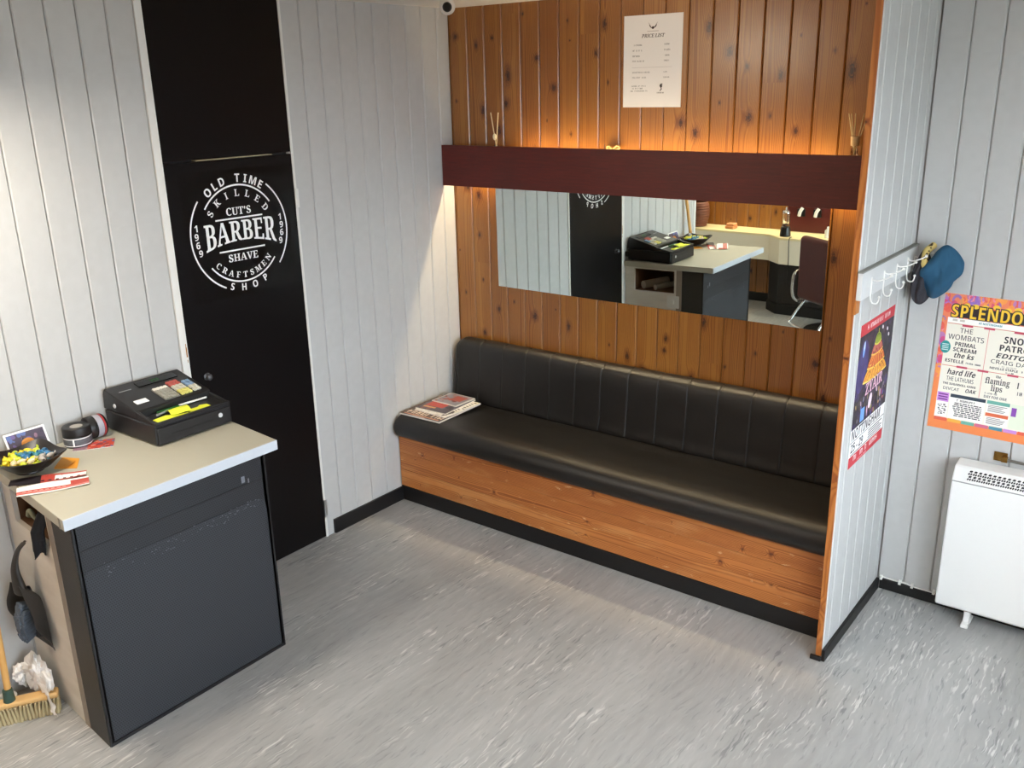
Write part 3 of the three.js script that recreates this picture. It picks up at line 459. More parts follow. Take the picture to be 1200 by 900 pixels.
{
  const t = thing('wall_cable', 'thin white cable clipped along the top of the black skirting near the heater', 'cable', [2.585, 0.0, 0.0]);
  part('cable_run', tube([[-0.008, 0.064, 0.0], [0.05, 0.058, -0.004], [0.1, 0.06, -0.003], [0.16, 0.053, -0.002], [0.22, 0.052, -0.002], [0.27, 0.046, 0.002], [0.32, 0.05, -0.004]], 0.0035, 60), M.trimwhite, t);
  for (const x of [0.0, 0.085, 0.14, 0.235]) part('cable_clip', range(x - 0.006, x + 0.006, 0.046, 0.068, -0.009, 0.006, 0.002), M.trimwhite, t);
}
// ------------------------------------------------------------------ ceiling camera
{
  const t = thing('security_camera', 'small white eyeball security camera with a dark lens in the ceiling corner', 'camera', [0.33, H - 0.001, 0.38]);
  part('mount', cyl(0.03, 0.036, 0.016, 0, -0.008, 0, 28), M.white, t);
  const ball = part('housing', new THREE.SphereGeometry(0.04, 32, 24).translate(0, -0.028, 0), M.white, t);
  const d = V(0.64, -0.14, 0.75).normalize(), c = d.clone().multiplyScalar(0.026).add(V(0, -0.028, 0));
  part('lens', new THREE.SphereGeometry(0.0245, 28, 20).translate(c.x, c.y, c.z), M.plasticDark, t);
}
// ------------------------------------------------------------------ things along the pelmet
{
  const t = thing('reed_diffuser', 'reed diffuser with two crossed pale sticks at the left end of the pelmet', 'diffuser', [0.352, 1.9345, 0.045]);
  part('bottle', lathe([[0.0, 0.002], [0.024, 0.002], [0.026, 0.01], [0.025, 0.05], [0.012, 0.062], [0.011, 0.075], [0.007, 0.075]], 20), phys(0xffffff, 0.05, { transmission: 1, thickness: 0.02, ior: 1.5 }), t);
  const reed = std(0xe6cf9a, 0.7);
  for (const [x, z] of [[-0.032, 0.0], [0.026, 0.008]]) part('reed', tube([[-x * 0.35, 0.012, -z], [x, 0.245, z]], 0.0028, 2, 6), reed, t);
  part('paper_twist', new THREE.SphereGeometry(0.012, 8, 6).scale(1, 1.5, 0.8).translate(0, 0.118, 0.01), std(0xf0e2c0, 0.8), t);
}
{
  const t = thing('reed_diffuser', 'reed diffuser with a fan of sticks and wooden collar, right end of the pelmet', 'diffuser', [2.292, 1.9345, 0.045]);
  part('bottle', lathe([[0.0, 0.002], [0.026, 0.002], [0.028, 0.01], [0.027, 0.06], [0.014, 0.078], [0.013, 0.098], [0.009, 0.098]], 20), phys(0xffffff, 0.05, { transmission: 1, thickness: 0.02, ior: 1.5 }), t);
  part('collar', cyl(0.017, 0.02, 0.038, 0, 0.128, 0, 20), std(0xd9b27c, 0.6), t);
  const reed = std(0xe6cf9a, 0.7);
  for (const [x, z] of [[-0.036, 0.0], [-0.02, 0.015], [-0.012, -0.012], [0.03, 0.01], [0.044, -0.004]]) part('reed', tube([[-x * 0.4, 0.012, -z], [x, 0.24, z]], 0.002, 2, 6), reed, t);
}
{
  const t = thing('ribbon_bow', 'small pale gold bow just showing over the middle of the pelmet', 'ornament', [1.085, 1.9345, 0.022]); t.scale.set(0.9, 0.95, 0.9);
  part('loops', join(tube([[0, 0.07, 0], [-0.03, 0.088, 0.006], [-0.038, 0.076, 0], [0, 0.07, 0]], 0.006, 20), tube([[0, 0.07, 0], [0.03, 0.09, 0.004], [0.044, 0.078, 0], [0, 0.07, 0]], 0.006, 20), cyl(0.016, 0.006, 0.07, 0, 0.035, 0, 12)), std(0xa88a52, 0.6), t);
  part('dark_tip', cyl(0.016, 0.001, 0.095, -0.055, 0.0475, 0, 12), std(0x4a3018, 0.7), t);
}
// ------------------------------------------------------------------ the counter
const skew = (g, k = 0.09) => { g.applyMatrix4(new THREE.Matrix4().set(1, 0, 0, 0, 0, 1, 0, 0, k, 0, 1, 0, 0, 0, 0, 1)); return g; };
const CT = 0.98;
{
  const t = thing('shop_counter', 'shop counter with beige worktop, black perforated front and tan end panels', 'counter');
  part('worktop', prism([[0.004, 1.899], [0.707, 1.9645], [0.707, 2.8485], [0.004, 2.7655]], CT - 0.04, CT, 0.0015), M.laminate, t);
  part('front_edging', range(0.7065, 0.712, CT - 0.0405, CT - 0.0003, 1.9645, 2.8487, 0.001), M.laminateEdge, t, 'pale grey metal-look edging');
  part('corner_joint', skew(range(0.672, 0.682, CT - 0.04, CT + 0.0004, 2.7645, 2.7672), 0.118), M.laminateDark, t);
  const N = 2.736, F = 1.921, y1 = CT - 0.04;            // near and far end at x = 0
  const endPanel = (z0, z1) => skew(join(range(0.002, 0.42, 0, 0.757, z0, z1), range(0.002, 0.078, 0.757, y1, z0, z1), range(0.403, 0.42, 0.757, y1, z0, z1), range(0.078, 0.403, 0.925, y1, z0, z1)));
  part('end_panel', metres(endPanel(N - 0.018, N)), M.tan, t, 'tan end panel with a cut-out shelf hole');
  part('end_panel', metres(endPanel(F, F + 0.018)), M.tan, t, 'tan end panel with a cut-out shelf hole');
  part('shelf_box', metres(skew(join(range(0.06, 0.42, 0.745, 0.757, F + 0.018, N - 0.018), range(0.06, 0.078, 0.757, 0.925, F + 0.018, N - 0.018), range(0.403, 0.42, 0.757, 0.925, F + 0.018, N - 0.018), range(0.06, 0.42, 0.925, y1, F + 0.018, N - 0.018), range(0.06, 0.42, 0.757, 0.925, 2.33, 2.34)))), std(0x6b4a30, 0.7), t);
  for (const [z, s] of [[N, 1], [F, -1]]) {
    part('edge_trim', skew(range(0.42, 0.464, 0, y1, z - (s > 0 ? 0.018 : 0.004), z + (s > 0 ? 0.004 : 0.018), 0.002)), M.trimGrey, t);
    part('side_panel', metres(skew(range(0.464, 0.627, 0, y1, z - (s > 0 ? 0.016 : 0.002), z + (s > 0 ? 0.002 : 0.016)))), M.sheetSide, t);
  }
  part('front_panel', metres(range(0.615, 0.627, 0.0, y1, 1.980, 2.790)), M.sheetOuter, t);
  const rounded = (z0, z1, y0, y2, r) => { const p = [[z0, y0], [z1, y0]]; for (let k = 0; k <= 8; k++) { const a = k / 8 * Math.PI / 2; p.push([z1 - r * 0.3 + r * 0.3 * Math.cos(a), y2 - r * 0.3 + r * 0.3 * Math.sin(a)]); } for (let k = 0; k <= 8; k++) { const a = Math.PI / 2 + k / 8 * Math.PI / 2; p.push([z0 + r + r * Math.cos(a), y2 - r + r * Math.sin(a)]); } return p; };
  part('lower_sheet', metres(side(rounded(1.990, 2.774, 0.016, 0.722, 0.05), 0.6272, 0.6295, 0.0008)), M.sheetInner, t);
  part('frame_rail', join(range(0.627, 0.6315, 0, 0.014, 1.976, 2.792), range(0.622, 0.6315, 0, y1, 1.9735, 1.9815), range(0.622, 0.631, 0, y1, 2.784, 2.7925), range(0.627, 0.6285, 0.802, 0.806, 1.99, 2.78)), M.black, t);
  const wear = []; for (let i = 0; i < 90; i++) { const z = 2.02 + 0.7 * rnd() ** 1.5, y = 0.722 + rr(-0.055, 0.012) * (0.6 + z - 2.02), l = rr(0.001, 0.008); wear.push(range(0.6294, 0.6299, y, y + rr(0.0006, 0.002), z, z + l)); }
  wear.push(range(0.627, 0.6278, 0.815, 0.842, 2.078, 2.094), range(0.627, 0.6278, 0.803, 0.825, 2.058, 2.064)); part('scratches', join(wear), std(0x75767c, 0.6), t).userData.kind = 'stuff';
  part('light_switch', skew(join(range(0.35, 0.446, 0.648, 0.742, F - 0.008, F, 0.003), range(0.388, 0.408, 0.68, 0.71, F - 0.012, F - 0.006, 0.002))), M.trimwhite, t, 'white switch plate on the far tan end panel');
}
// rolled papers and a folded cloth in the shelf hole
for (const [y, x, r, l] of [[0.79, 0.16, 0.03, 'thick grey paper roll lying in the shelf hole of the counter'], [0.778, 0.26, 0.02, 'thin grey paper roll beside the thick one in the counter shelf hole']]) solo('paper_roll', cyl(r, r, 0.24, 0, 0, 0, 20, 'z'), std(0xb9b1a6, 0.7), l, 'paper roll', [x, 0.758 + r, 2.11]).rotation.y = 0.35;
solo('folded_strap', join(tube([[0.11, 0.771, 2.70], [0.16, 0.80, 2.728], [0.20, 0.83, 2.735], [0.215, 0.80, 2.725], [0.26, 0.80, 2.70], [0.33, 0.771, 2.66]], 0.009, 40, 8)).scale(1, 1, 1), std(0x9aa08c, 0.9), 'pale green strap bundled in the shelf hole at the near end of the counter', 'strap');
solo('black_cloth', grid(40, 40, (u, v) => {
  const a = u * 2 * Math.PI, q = 1 - v, w = 0.03 * (0.75 + 0.35 * Math.sin(v * 2.6)) * (v > 0.94 ? Math.sqrt(Math.max(0, 1 - ((v - 0.94) / 0.06) ** 2)) : 1) * (v < 0.05 ? v / 0.05 : 1), f = 1 + 0.18 * Math.sin(a * 4 + v * 3);
  return [0.362 + w * Math.cos(a) * f + 0.03 * (0.5 - v), lerp(0.90, 0.715, v) + 0.012 * Math.cos(a * 2) * (v > 0.6 ? 1 : 0), 2.79 - 0.03 * Math.max(0, 0.45 - v) * 3 + 0.02 * Math.sin(a) * f];
}, true), std(0x15151a, 0.9), 'black cloth hanging out of the shelf hole at the near end of the counter', 'cloth', [0, 0, 0]);
// ------------------------------------------------------------------ dustpan, brush, broom, waste paper
{
  const t = thing('dustpan', 'dark grey plastic dustpan hanging by its curved handle on the tan counter end', 'dustpan', [0.175, 0.27, 2.768]);
  const pm = std(0x2b2927, 0.45);
  const shell = (s, flip) => grid(40, 36, (u, v) => {        // v runs from the closed top to the mouth
    const a = (u - 0.5) * 2 * (flip ? -1 : 1), W = 0.108 * Math.pow(sstep(-0.22, 0.42, v), 0.8) * (1 + 0.12 * v), top = v < 0.2 ? (1 - v / 0.2) ** 2 : 0;
    const g = sstep(0.66, 1.0, Math.abs(a)), h = 0.06 * (1 - 0.92 * sstep(0.45, 1, v)), z = h * Math.max(g, top);
    return [a * W * (1 - 0.05 * g) + s * Math.sign(a) * g * 0.5 - 0.012 * v, 0.262 - 0.262 * v + (top ? 0.02 * top : 0), z + 0.004 - s * (1 - g)];
  });
  part('pan', join(shell(0, false), shell(0.003, true)), pm, t);
  const c = new THREE.CatmullRomCurve3([V(0.0, 0.235, 0.046), V(0.0, 0.285, 0.05), V(0.003, 0.35, 0.052), V(0.012, 0.415, 0.034), V(0.03, 0.452, 0.008)]);
  part('handle', grid(18, 36, (u, v) => { const q = c.getPoint(v), a = u * 2 * Math.PI, w = lerp(0.042, 0.014, sstep(0, 0.8, v)) * (v > 0.96 ? 0.6 : 1) * (v < 0.001 ? 0.3 : 1); return [q.x + w * Math.cos(a), q.y, q.z + w * 0.5 * Math.sin(a)]; }, true), pm, t);
}
{
  const t = thing('hand_brush', 'small hand brush with grey bristles held inside the hanging dustpan', 'brush', [0.172, 0.385, 2.786]);
  t.rotation.z = -0.14;
  part('brush_block', join(bx(0.052, 0.17, 0.016, 0, 0, 0, 0.007), tube([[0, 0.07, 0], [0.004, 0.12, 0.006], [0.008, 0.15, 0.014]], 0.011, 16)), std(0x2b2b30, 0.45), t);
  const tufts = []; for (let i = 0; i < 15; i++) for (let j = 0; j < 5; j++) { if (((i - 7) / 7.6) ** 2 + ((j - 2) / 2.7) ** 2 > 1) continue; const L = 0.064 - 0.016 * ((i - 7) / 7) ** 2 - 0.010 * ((j - 2) / 2) ** 2 + rr(-0.003, 0.003), g = new THREE.CylinderGeometry(0.0085, 0.0045, L, 7, 1); g.rotateX(Math.PI / 2); g.rotateY((j - 2) * 0.12); g.rotateX(-(i - 7) * 0.03 + rr(-0.05, 0.05)); g.translate((j - 2) * 0.0105, (i - 7) * 0.0112, 0.005 + L / 2); tufts.push(g); }
  part('bristles', join(tufts), std(0x59616b, 0.9), t).userData.kind = 'stuff';
}
{
  const t = thing('floor_broom', 'wooden broom with pale natural bristles leaning behind the counter', 'broom', [0.172, 0, 2.935]);
  const yaw = Math.atan2(0.14, 0.082); t.rotation.y = 0;
  const head = new THREE.Group(); const rot = (g) => { g.rotateY(yaw); return g; };
  part('head_block', rot(bx(0.34, 0.022, 0.052, 0, 0.082, 0, 0.008)), std(0xd9ae70, 0.55), t);
  const tufts = []; let s = 5; for (let i = 0; i < 26; i++) for (let j = 0; j < 5; j++) { const x = lerp(-0.158, 0.158, i / 25), z = lerp(-0.02, 0.02, j / 4), g = new THREE.CylinderGeometry(0.0045, 0.008, 0.075, 5, 1); g.rotateX((j - 2) * 0.1 + rr(-0.06, 0.06)); g.rotateZ(rr(-0.09, 0.09) - (i - 12.5) * 0.008); g.translate(x - (i - 12.5) * -0.0004, 0.0385, z * 1.25); tufts.push(g); }
  part('bristles', rot(join(tufts)), std(0xb6a47c, 0.95), t).userData.kind = 'stuff';
  part('socket', rot(cyl(0.022, 0.018, 0.055, 0, 0.115, 0, 20)), std(0x2f4a40, 0.5), t, 'dark green handle socket');
  part('handle', tube([[0, 0.09, 0], [-0.06, 0.6, -0.04], [-0.148, 1.37, -0.105]], 0.0125, 12, 14), std(0xd6a25c, 0.5), t);
}
function crumple(r, k, sx, sy, sz, s0) {
  const g = mergeVertices(new THREE.IcosahedronGeometry(r, 5).deleteAttribute('uv').deleteAttribute('normal')), p = g.attributes.position, v = V(0, 0, 0);
  for (let i = 0; i < p.count; i++) { v.fromBufferAttribute(p, i).normalize(); const a = Math.abs(noise(v.x * 2.4 + s0, v.y * 2.4 + v.z * 1.7) - 0.5) * 2, b = Math.abs(noise(v.z * 5 + s0, v.x * 5 - v.y * 4) - 0.5) * 2; const f = r * (1 - k * (0.75 * a + 0.35 * b)); p.setXYZ(i, v.x * f * sx, v.y * f * sy, v.z * f * sz); }
  const q = g.toNonIndexed(); q.computeVertexNormals(); q.setAttribute('uv', new THREE.Float32BufferAttribute(new Float32Array(q.attributes.position.count * 2), 2)); return q;
}
const tissue = std(0xf3f0ec, 0.85);
solo('crumpled_paper', crumple(0.12, 0.62, 1.0, 0.95, 0.32, 3.1), tissue, 'large crumpled white paper on the floor between broom and counter', 'waste paper', [0.16, 0.13, 2.812], 'crumpled paper behind the broom');
solo('crumpled_paper', crumple(0.055, 0.8, 0.9, 1.1, 0.7, 8.7), tissue, 'small ball of crumpled white paper left of the broom handle', 'waste paper', [0.05, 0.10, 2.83], 'crumpled paper behind the broom');
solo('torn_paper_strip', (() => { const g = grid(10, 30, (u, v) => { return [0.235 + v * 0.075 + (u - 0.5) * 0.075 * (1 - 0.4 * v), 0.175 - 0.15 * v + 0.012 * noise(u * 5, v * 9), 2.832 + 0.012 * noise(v * 8 + 3, u * 4)]; }); const h = g.clone(); h.index.array.reverse(); h.translate(0, -0.001, -0.001); h.computeVertexNormals(); return join(g, h); })(), tissue, 'torn white paper strip drooping over the broom head', 'waste paper');
solo('tape_roll', lathe([[0.018, 0], [0.036, 0], [0.038, 0.004], [0.038, 0.036], [0.036, 0.04], [0.018, 0.04], [0.018, 0]], 28), M.trimwhite, 'white roll of tape standing on the floor beside the broom socket', 'tape roll', [0.055, 0.001, 2.902]);
// ------------------------------------------------------------------ cash register
{
  const t = thing('cash_register', 'black cash register with keypad and a drawer on the beige counter', 'cash register', [0.004, CT, 2.113]);
  const q = (x0, x1, y0, y1, z0, z1, r) => range(x0, x1, y0, y1, z0, z1, r);           // z measured from the middle: near side is +
  part('drawer_case', q(0.012, 0.376, 0.006, 0.088, -0.178, 0.178, 0.006), M.plastic, t);
  const dr = part('cash_drawer', q(0.374, 0.386, 0.007, 0.076, -0.172, 0.172, 0.004), M.plastic, t);
  part('drawer_pull', q(0.384, 0.3868, 0.037, 0.042, -0.085, 0.118), M.plasticDark, dr); part('lock', join(cyl(0.0095, 0.0095, 0.006, 0.386, 0.05, -0.118, 20, 'x'), q(0.388, 0.3895, 0.046, 0.054, -0.119, -0.117)), std(0xcfcfcf, 0.35), dr);
  for (const [x, z] of [[0.04, 0.15], [0.34, 0.15], [0.04, -0.15], [0.34, -0.15]]) part('foot', cyl(0.01, 0.01, 0.006, x, 0.003, z, 12), M.plasticDark, t);
  // upper housing: outline in (x, y) swept along z
  part('housing', front([[0.0, 0.09], [0.006, 0.15], [0.012, 0.166], [0.022, 0.176], [0.246, 0.124], [0.252, 0.118], [0.252, 0.09]], -0.174, 0.174, 0.004), M.plastic, t);
  part('cheek', front([[0.2, 0.088], [0.2, 0.134], [0.25, 0.122], [0.378, 0.094], [0.38, 0.086]], 0.160, 0.1730, 0.003), M.plastic, t);
  part('cheek', front([[0.2, 0.088], [0.2, 0.12], [0.30, 0.108], [0.378, 0.094], [0.38, 0.086]], -0.1730, -0.162, 0.003), M.plastic, t);
  part('pen_tray', join(q(0.25, 0.38, 0.084, 0.092, -0.17, 0.17, 0.002), q(0.368, 0.382, 0.086, 0.098, -0.174, 0.174, 0.003)), M.plastic, t);
  part('side_lock', cyl(0.009, 0.009, 0.004, 0.092, 0.117, 0.175, 20, 'z'), std(0xcfcfcf, 0.35), t);
  // fittings on the sloping top: local frame u down the slope, v across
  const panel = new THREE.Group(); panel.name = 'control_panel'; t.add(panel);
  panel.position.set(0.022, 0.1765, 0); panel.rotation.z = -Math.atan2(0.052, 0.224);
  const onTop = (u0, u1, v0, v1, h, m, n, r = 0.001, lab) => part(n, range(u0, u1, -0.002, h, v0, v1, r), m, panel, lab);
  onTop(0.022, 0.062, -0.132, 0.052, 0.0035, std(0x08090a, 0.12), 'display_window');
  part('display_digits', join(...[-0.05, -0.036, -0.022].map((v) => join(range(0.034, 0.036, 0.0035, 0.0042, v, v + 0.008), range(0.048, 0.05, 0.0035, 0.0042, v, v + 0.008), range(0.034, 0.05, 0.0035, 0.0042, v, v + 0.0016)))), new THREE.MeshStandardMaterial({ color: 0x0a1a08, emissive: 0x2fae3a, emissiveIntensity: 0.35 }), panel, 'green display digits');
  onTop(0.155, 0.186, 0.082, 0.137, 0.002, std(0xeceae6, 0.6), 'receipt_slot', 0.001, 'white receipt paper showing in its slot');
  onTop(0.055, 0.06, 0.085, 0.14, 0.0008, std(0x8f8f8f, 0.5), 'maker_badge', 0.0003);
  onTop(0.108, 0.216, -0.042, 0.027, 0.003, std(0x77756d, 0.55), 'key_block');
  const key = (u, v, du, dv, c, n = 'key') => onTop(u, u + du, v, v + dv, 0.0075, c, n, 0.0018);
  const kg = std(0x9a988c, 0.55), kw = std(0xe4e0d4, 0.5), kr = std(0xb8564c, 0.5), ky = std(0xd8cf74, 0.5), kb = std(0x7f9cba, 0.5), kc = std(0xc9c5b4, 0.5);
  for (let i = 0; i < 5; i++) for (let j = 0; j < 4; j++) key(0.111 + i * 0.0208, -0.040 + j * 0.0166, 0.0175, 0.0138, i === 0 ? kw : kg);
  for (let i = 0; i < 6; i++) for (let j = 0; j < 3; j++) key(0.088 + i * 0.0213, -0.103 + j * 0.0178, 0.018, 0.0148, i < 2 ? kr : i > 3 ? ky : kc);
  for (let i = 0; i < 4; i++) for (let j = 0; j < 2; j++) key(0.112 + i * 0.0255, -0.148 + j * 0.0185, 0.0215, 0.0155, i < 2 ? kb : kc);
  part('power_plug', q(-0.0, 0.03, 0.03, 0.07, -0.2, -0.178, 0.006), M.plasticDark, t);
}
{ // things lying in the pen tray
  const y = CT + 0.093, mk = (n, pts, h, mat, label, cat) => { const m = solo(n, prism(pts, 0, h, 0), mat, label, cat, [0, y, 0]); return m; };
  const hi = std(0xe6ec3a, 0.7);
  mk('yellow_note', [[0.327, 2.262], [0.372, 2.262], [0.368, 2.19], [0.376, 2.13], [0.365, 2.125], [0.34, 2.175], [0.318, 2.20]], 0.003, hi, 'long crumpled bright yellow paper at the near side of the register tray', 'paper');
  const f = solo('yellow_note', (() => { const g = grid(14, 10, (u, v) => [0.288 + 0.066 * v + 0.01 * u, 0.004 + 0.014 * Math.sin(v * 3) + 0.006 * noise(u * 4, v * 4), 2.184 - 0.088 * u + 0.012 * v]); const h = g.clone(); h.index.array.reverse(); h.translate(0, -0.0008, 0); h.computeVertexNormals(); return join(g, h); })(), hi, 'curled bright yellow paper in the middle of the register tray', 'paper', [0, y, 0]);
  mk('yellow_note', [[0.335, 2.118], [0.372, 2.112], [0.368, 2.02], [0.338, 2.018], [0.325, 2.045], [0.34, 2.065]], 0.004, hi, 'small torn bright yellow paper at the far side of the register tray', 'paper');
  const pen = (x0, z0, x1, z1, m, l) => { const g = tube([[x0, 0.006, z0], [x1, 0.006, z1]], 0.0045, 2, 10); solo('marker_pen', join(g, new THREE.SphereGeometry(0.0045, 10, 6).translate(x0, 0.006, z0), new THREE.SphereGeometry(0.0045, 10, 6).translate(x1, 0.006, z1)), m, l, 'pen', [0, y + 0.001, 0]); };
  pen(0.272, 2.205, 0.272, 2.108, std(0x1f6a2c, 0.4), 'green pen lying in the register tray'); pen(0.266, 2.10, 0.270, 1.975, std(0xe8e6e2, 0.5), 'white pen lying in the register tray');
  pen(0.30, 2.225, 0.285, 2.165, std(0xb9bec0, 0.3, { metalness: 0.5 }), 'silver pen half under the yellow papers in the register tray');
}
// ------------------------------------------------------------------ jars, bowl of sweets, cards and leaflets
const jarLabel = (a, b, line) => canvasTex(256, 96, (g) => { g.fillStyle = a; g.fillRect(0, 0, 256, 96); g.fillStyle = b; for (let i = 0; i < 60; i++) g.fillRect(rr(0, 256), rr(24, 80), rr(4, 20), rr(2, 6)); g.fillStyle = line; g.fillRect(0, 6, 256, 9); g.fillRect(0, 82, 256, 9); for (let k = 0; k < 3; k++) g.fillRect(30 + k * 85, 6, 5, 84); });
{
  const t = thing('hair_wax_jar', 'upright hair wax jar with a black lid and white-lined grey label', 'jar', [0.078, CT, 2.452]);
  part('jar_body', lathe([[0, 0], [0.05, 0], [0.053, 0.004], [0.053, 0.042], [0.05, 0.045], [0, 0.045]], 40), M.plasticDark, t);
  const g = new THREE.CylinderGeometry(0.0536, 0.0536, 0.036, 40, 1, true); g.translate(0, 0.0235, 0); part('label', g, std(0xffffff, 0.5, { map: jarLabel('#5b5c60', '#3a3a40', '#eceae6') }), t);
  part('lid', lathe([[0, 0.078], [0.03, 0.078], [0.034, 0.08], [0.05, 0.08], [0.0535, 0.076], [0.0535, 0.048], [0.05, 0.045]], 40), M.plastic, t);
  const d = new THREE.CircleGeometry(0.024, 32); d.rotateX(-Math.PI / 2); d.translate(0.004, 0.0786, 0); part('lid_sticker', d, std(0xa9a49c, 0.5), t);
}
{
  const t = thing('hair_wax_jar', 'black jar with a red stripe lying on its side between wax jar and register', 'jar', [0.062, CT + 0.0465, 2.366]);
  const lay = (g) => { g.rotateX(Math.PI / 2); return g; };
  part('jar_body', lay(lathe([[0, -0.034], [0.043, -0.034], [0.046, -0.03], [0.046, 0.012], [0, 0.012]], 40)), M.plasticDark, t);
  part('label', lay(new THREE.CylinderGeometry(0.0464, 0.0464, 0.024, 40, 1, true).translate(0, -0.004, 0)), std(0x9d9aa2, 0.5), t); part('red_stripe', lay(new THREE.CylinderGeometry(0.0467, 0.0467, 0.007, 40, 1, true).translate(0, -0.021, 0)), std(0xa32a2c, 0.5), t);
  part('lid', lay(lathe([[0.043, 0.012], [0.0465, 0.014], [0.0465, 0.036], [0.043, 0.039], [0, 0.039]], 40)), M.plastic, t);
}
const BC = [0.185, 2.700];
{
  const t = thing('sweet_bowl', 'square black dish with flared corners holding wrapped sweets', 'bowl', [BC[0], CT, BC[1]]);
  const rim = (a) => { const c = Math.cos(a), s = Math.sin(a); return 1 / Math.pow(Math.abs(c) ** 5 + Math.abs(s) ** 5, 0.2); };
  const skin = (d) => (u, v) => { const a = u * 2 * Math.PI, k = Math.pow(v, 0.85), R = lerp(0.052, 0.112, Math.pow(v, 1.3)) * (v < 0.3 ? v / 0.3 : 1) * lerp(1, rim(a), v), h = v < 0.3 ? 0 : Math.pow((v - 0.3) / 0.7, 1.25) * (0.046 + 0.012 * Math.pow(Math.abs(Math.sin(2 * a)), 3)); return [Math.cos(a) * R * (1 + d), 0.016 + h - d * 0.06, Math.sin(a) * R * (1 + d)]; };
  const i = grid(96, 30, skin(0), true), o = grid(96, 30, (u, v) => skin(0.035)(1 - u, v), true), e = grid(96, 1, (u, v) => (v ? skin(0.035)(u, 1) : skin(0)(u, 1)), true);
  part('dish', join(i, o, e), std(0x1b1614, 0.35), t);
  part('foot_ring', lathe([[0, 0], [0.05, 0], [0.054, 0.004], [0.05, 0.016], [0, 0.016]], 40), std(0x15110f, 0.35), t);
}
{
  const col = { yellow: std(0xe6d430, 0.4), blue: std(0x2f6f9c, 0.4), silver: std(0xa7a29c, 0.35), lime: std(0xc2cf3a, 0.4), teal: std(0x3b7f8c, 0.4), cream: std(0xdcc9a0, 0.45) };
  const fan = (s) => { const g = new THREE.ConeGeometry(0.0085, 0.014, 9, 1, true); g.rotateZ(s * Math.PI / 2); g.scale(1, 1, 0.5); g.translate(s * 0.019, 0, 0); return g; };
  const shape = join(new THREE.SphereGeometry(0.013, 12, 8).scale(1.25, 0.8, 0.9), fan(1), fan(-1));
  const proto = new THREE.Mesh(shape, col.yellow); proto.castShadow = proto.receiveShadow = true;
  const plan = [];   // colours by where they lie: yellow to the left and back, blue to the right, silver in front
  for (let k = 0; k < 54; k++) { const a = k * 2.39996, r = 0.082 * Math.sqrt((k % 27 + 0.5) / 27), x = r * Math.cos(a), z = r * Math.sin(a); plan.push([x, z, k < 27 ? 0.036 : 0.056 - r * 0.1]); }
  plan.forEach(([x, z, y]) => {
    const d = z + 0.6 * x + rr(-0.03, 0.03), n = d > 0.02 ? (rnd() > 0.4 ? 'yellow' : rnd() > 0.5 ? 'lime' : 'cream') : x > 0.03 ? (rnd() > 0.35 ? 'silver' : 'teal') : x < -0.03 ? (rnd() > 0.45 ? 'yellow' : 'lime') : (rnd() > 0.35 ? 'blue' : 'teal');
    const m = proto.clone(); m.name = numbered('wrapped_sweet'); m.material = col[n]; m.position.set(BC[0] + x, CT + y + 0.005, BC[1] + z); m.rotation.set(rr(-0.35, 0.35), rr(0, 3.1), rr(-0.35, 0.35)); scene.add(m);
    tag(m, `${n === 'lime' ? 'lime green' : n} twist-wrapped sweet among others in the square black dish`, 'sweet', `${n === 'lime' ? 'lime green' : n} wrapped sweets in the black dish`);
  });
}
const print = (w, h, draw) => std(0xffffff, 0.45, { map: canvasTex(w, h, draw) });
const blots = (g, w, h, cols, n, a = 0.08, b = 0.3) => { for (let i = 0; i < n; i++) { g.fillStyle = cols[i % cols.length]; g.beginPath(); g.ellipse(rr(0, w), rr(0, h), rr(a * 0.3, b * 0.6) * w * 0.5, rr(a * 0.3, b) * h * 0.4, rr(0, 3), 0, 7); g.fill(); } };
function card(name, w, l, th, matTop, label, cat, [x, y, z], ry, group, body = M.paper) {
  const g = new THREE.BoxGeometry(w, th, l); g.translate(0, th / 2, 0); const m = solo(name, g, [body, body, matTop, body, body, body], label, cat, [x, y, z], group); m.rotation.y = ry; return m;
}
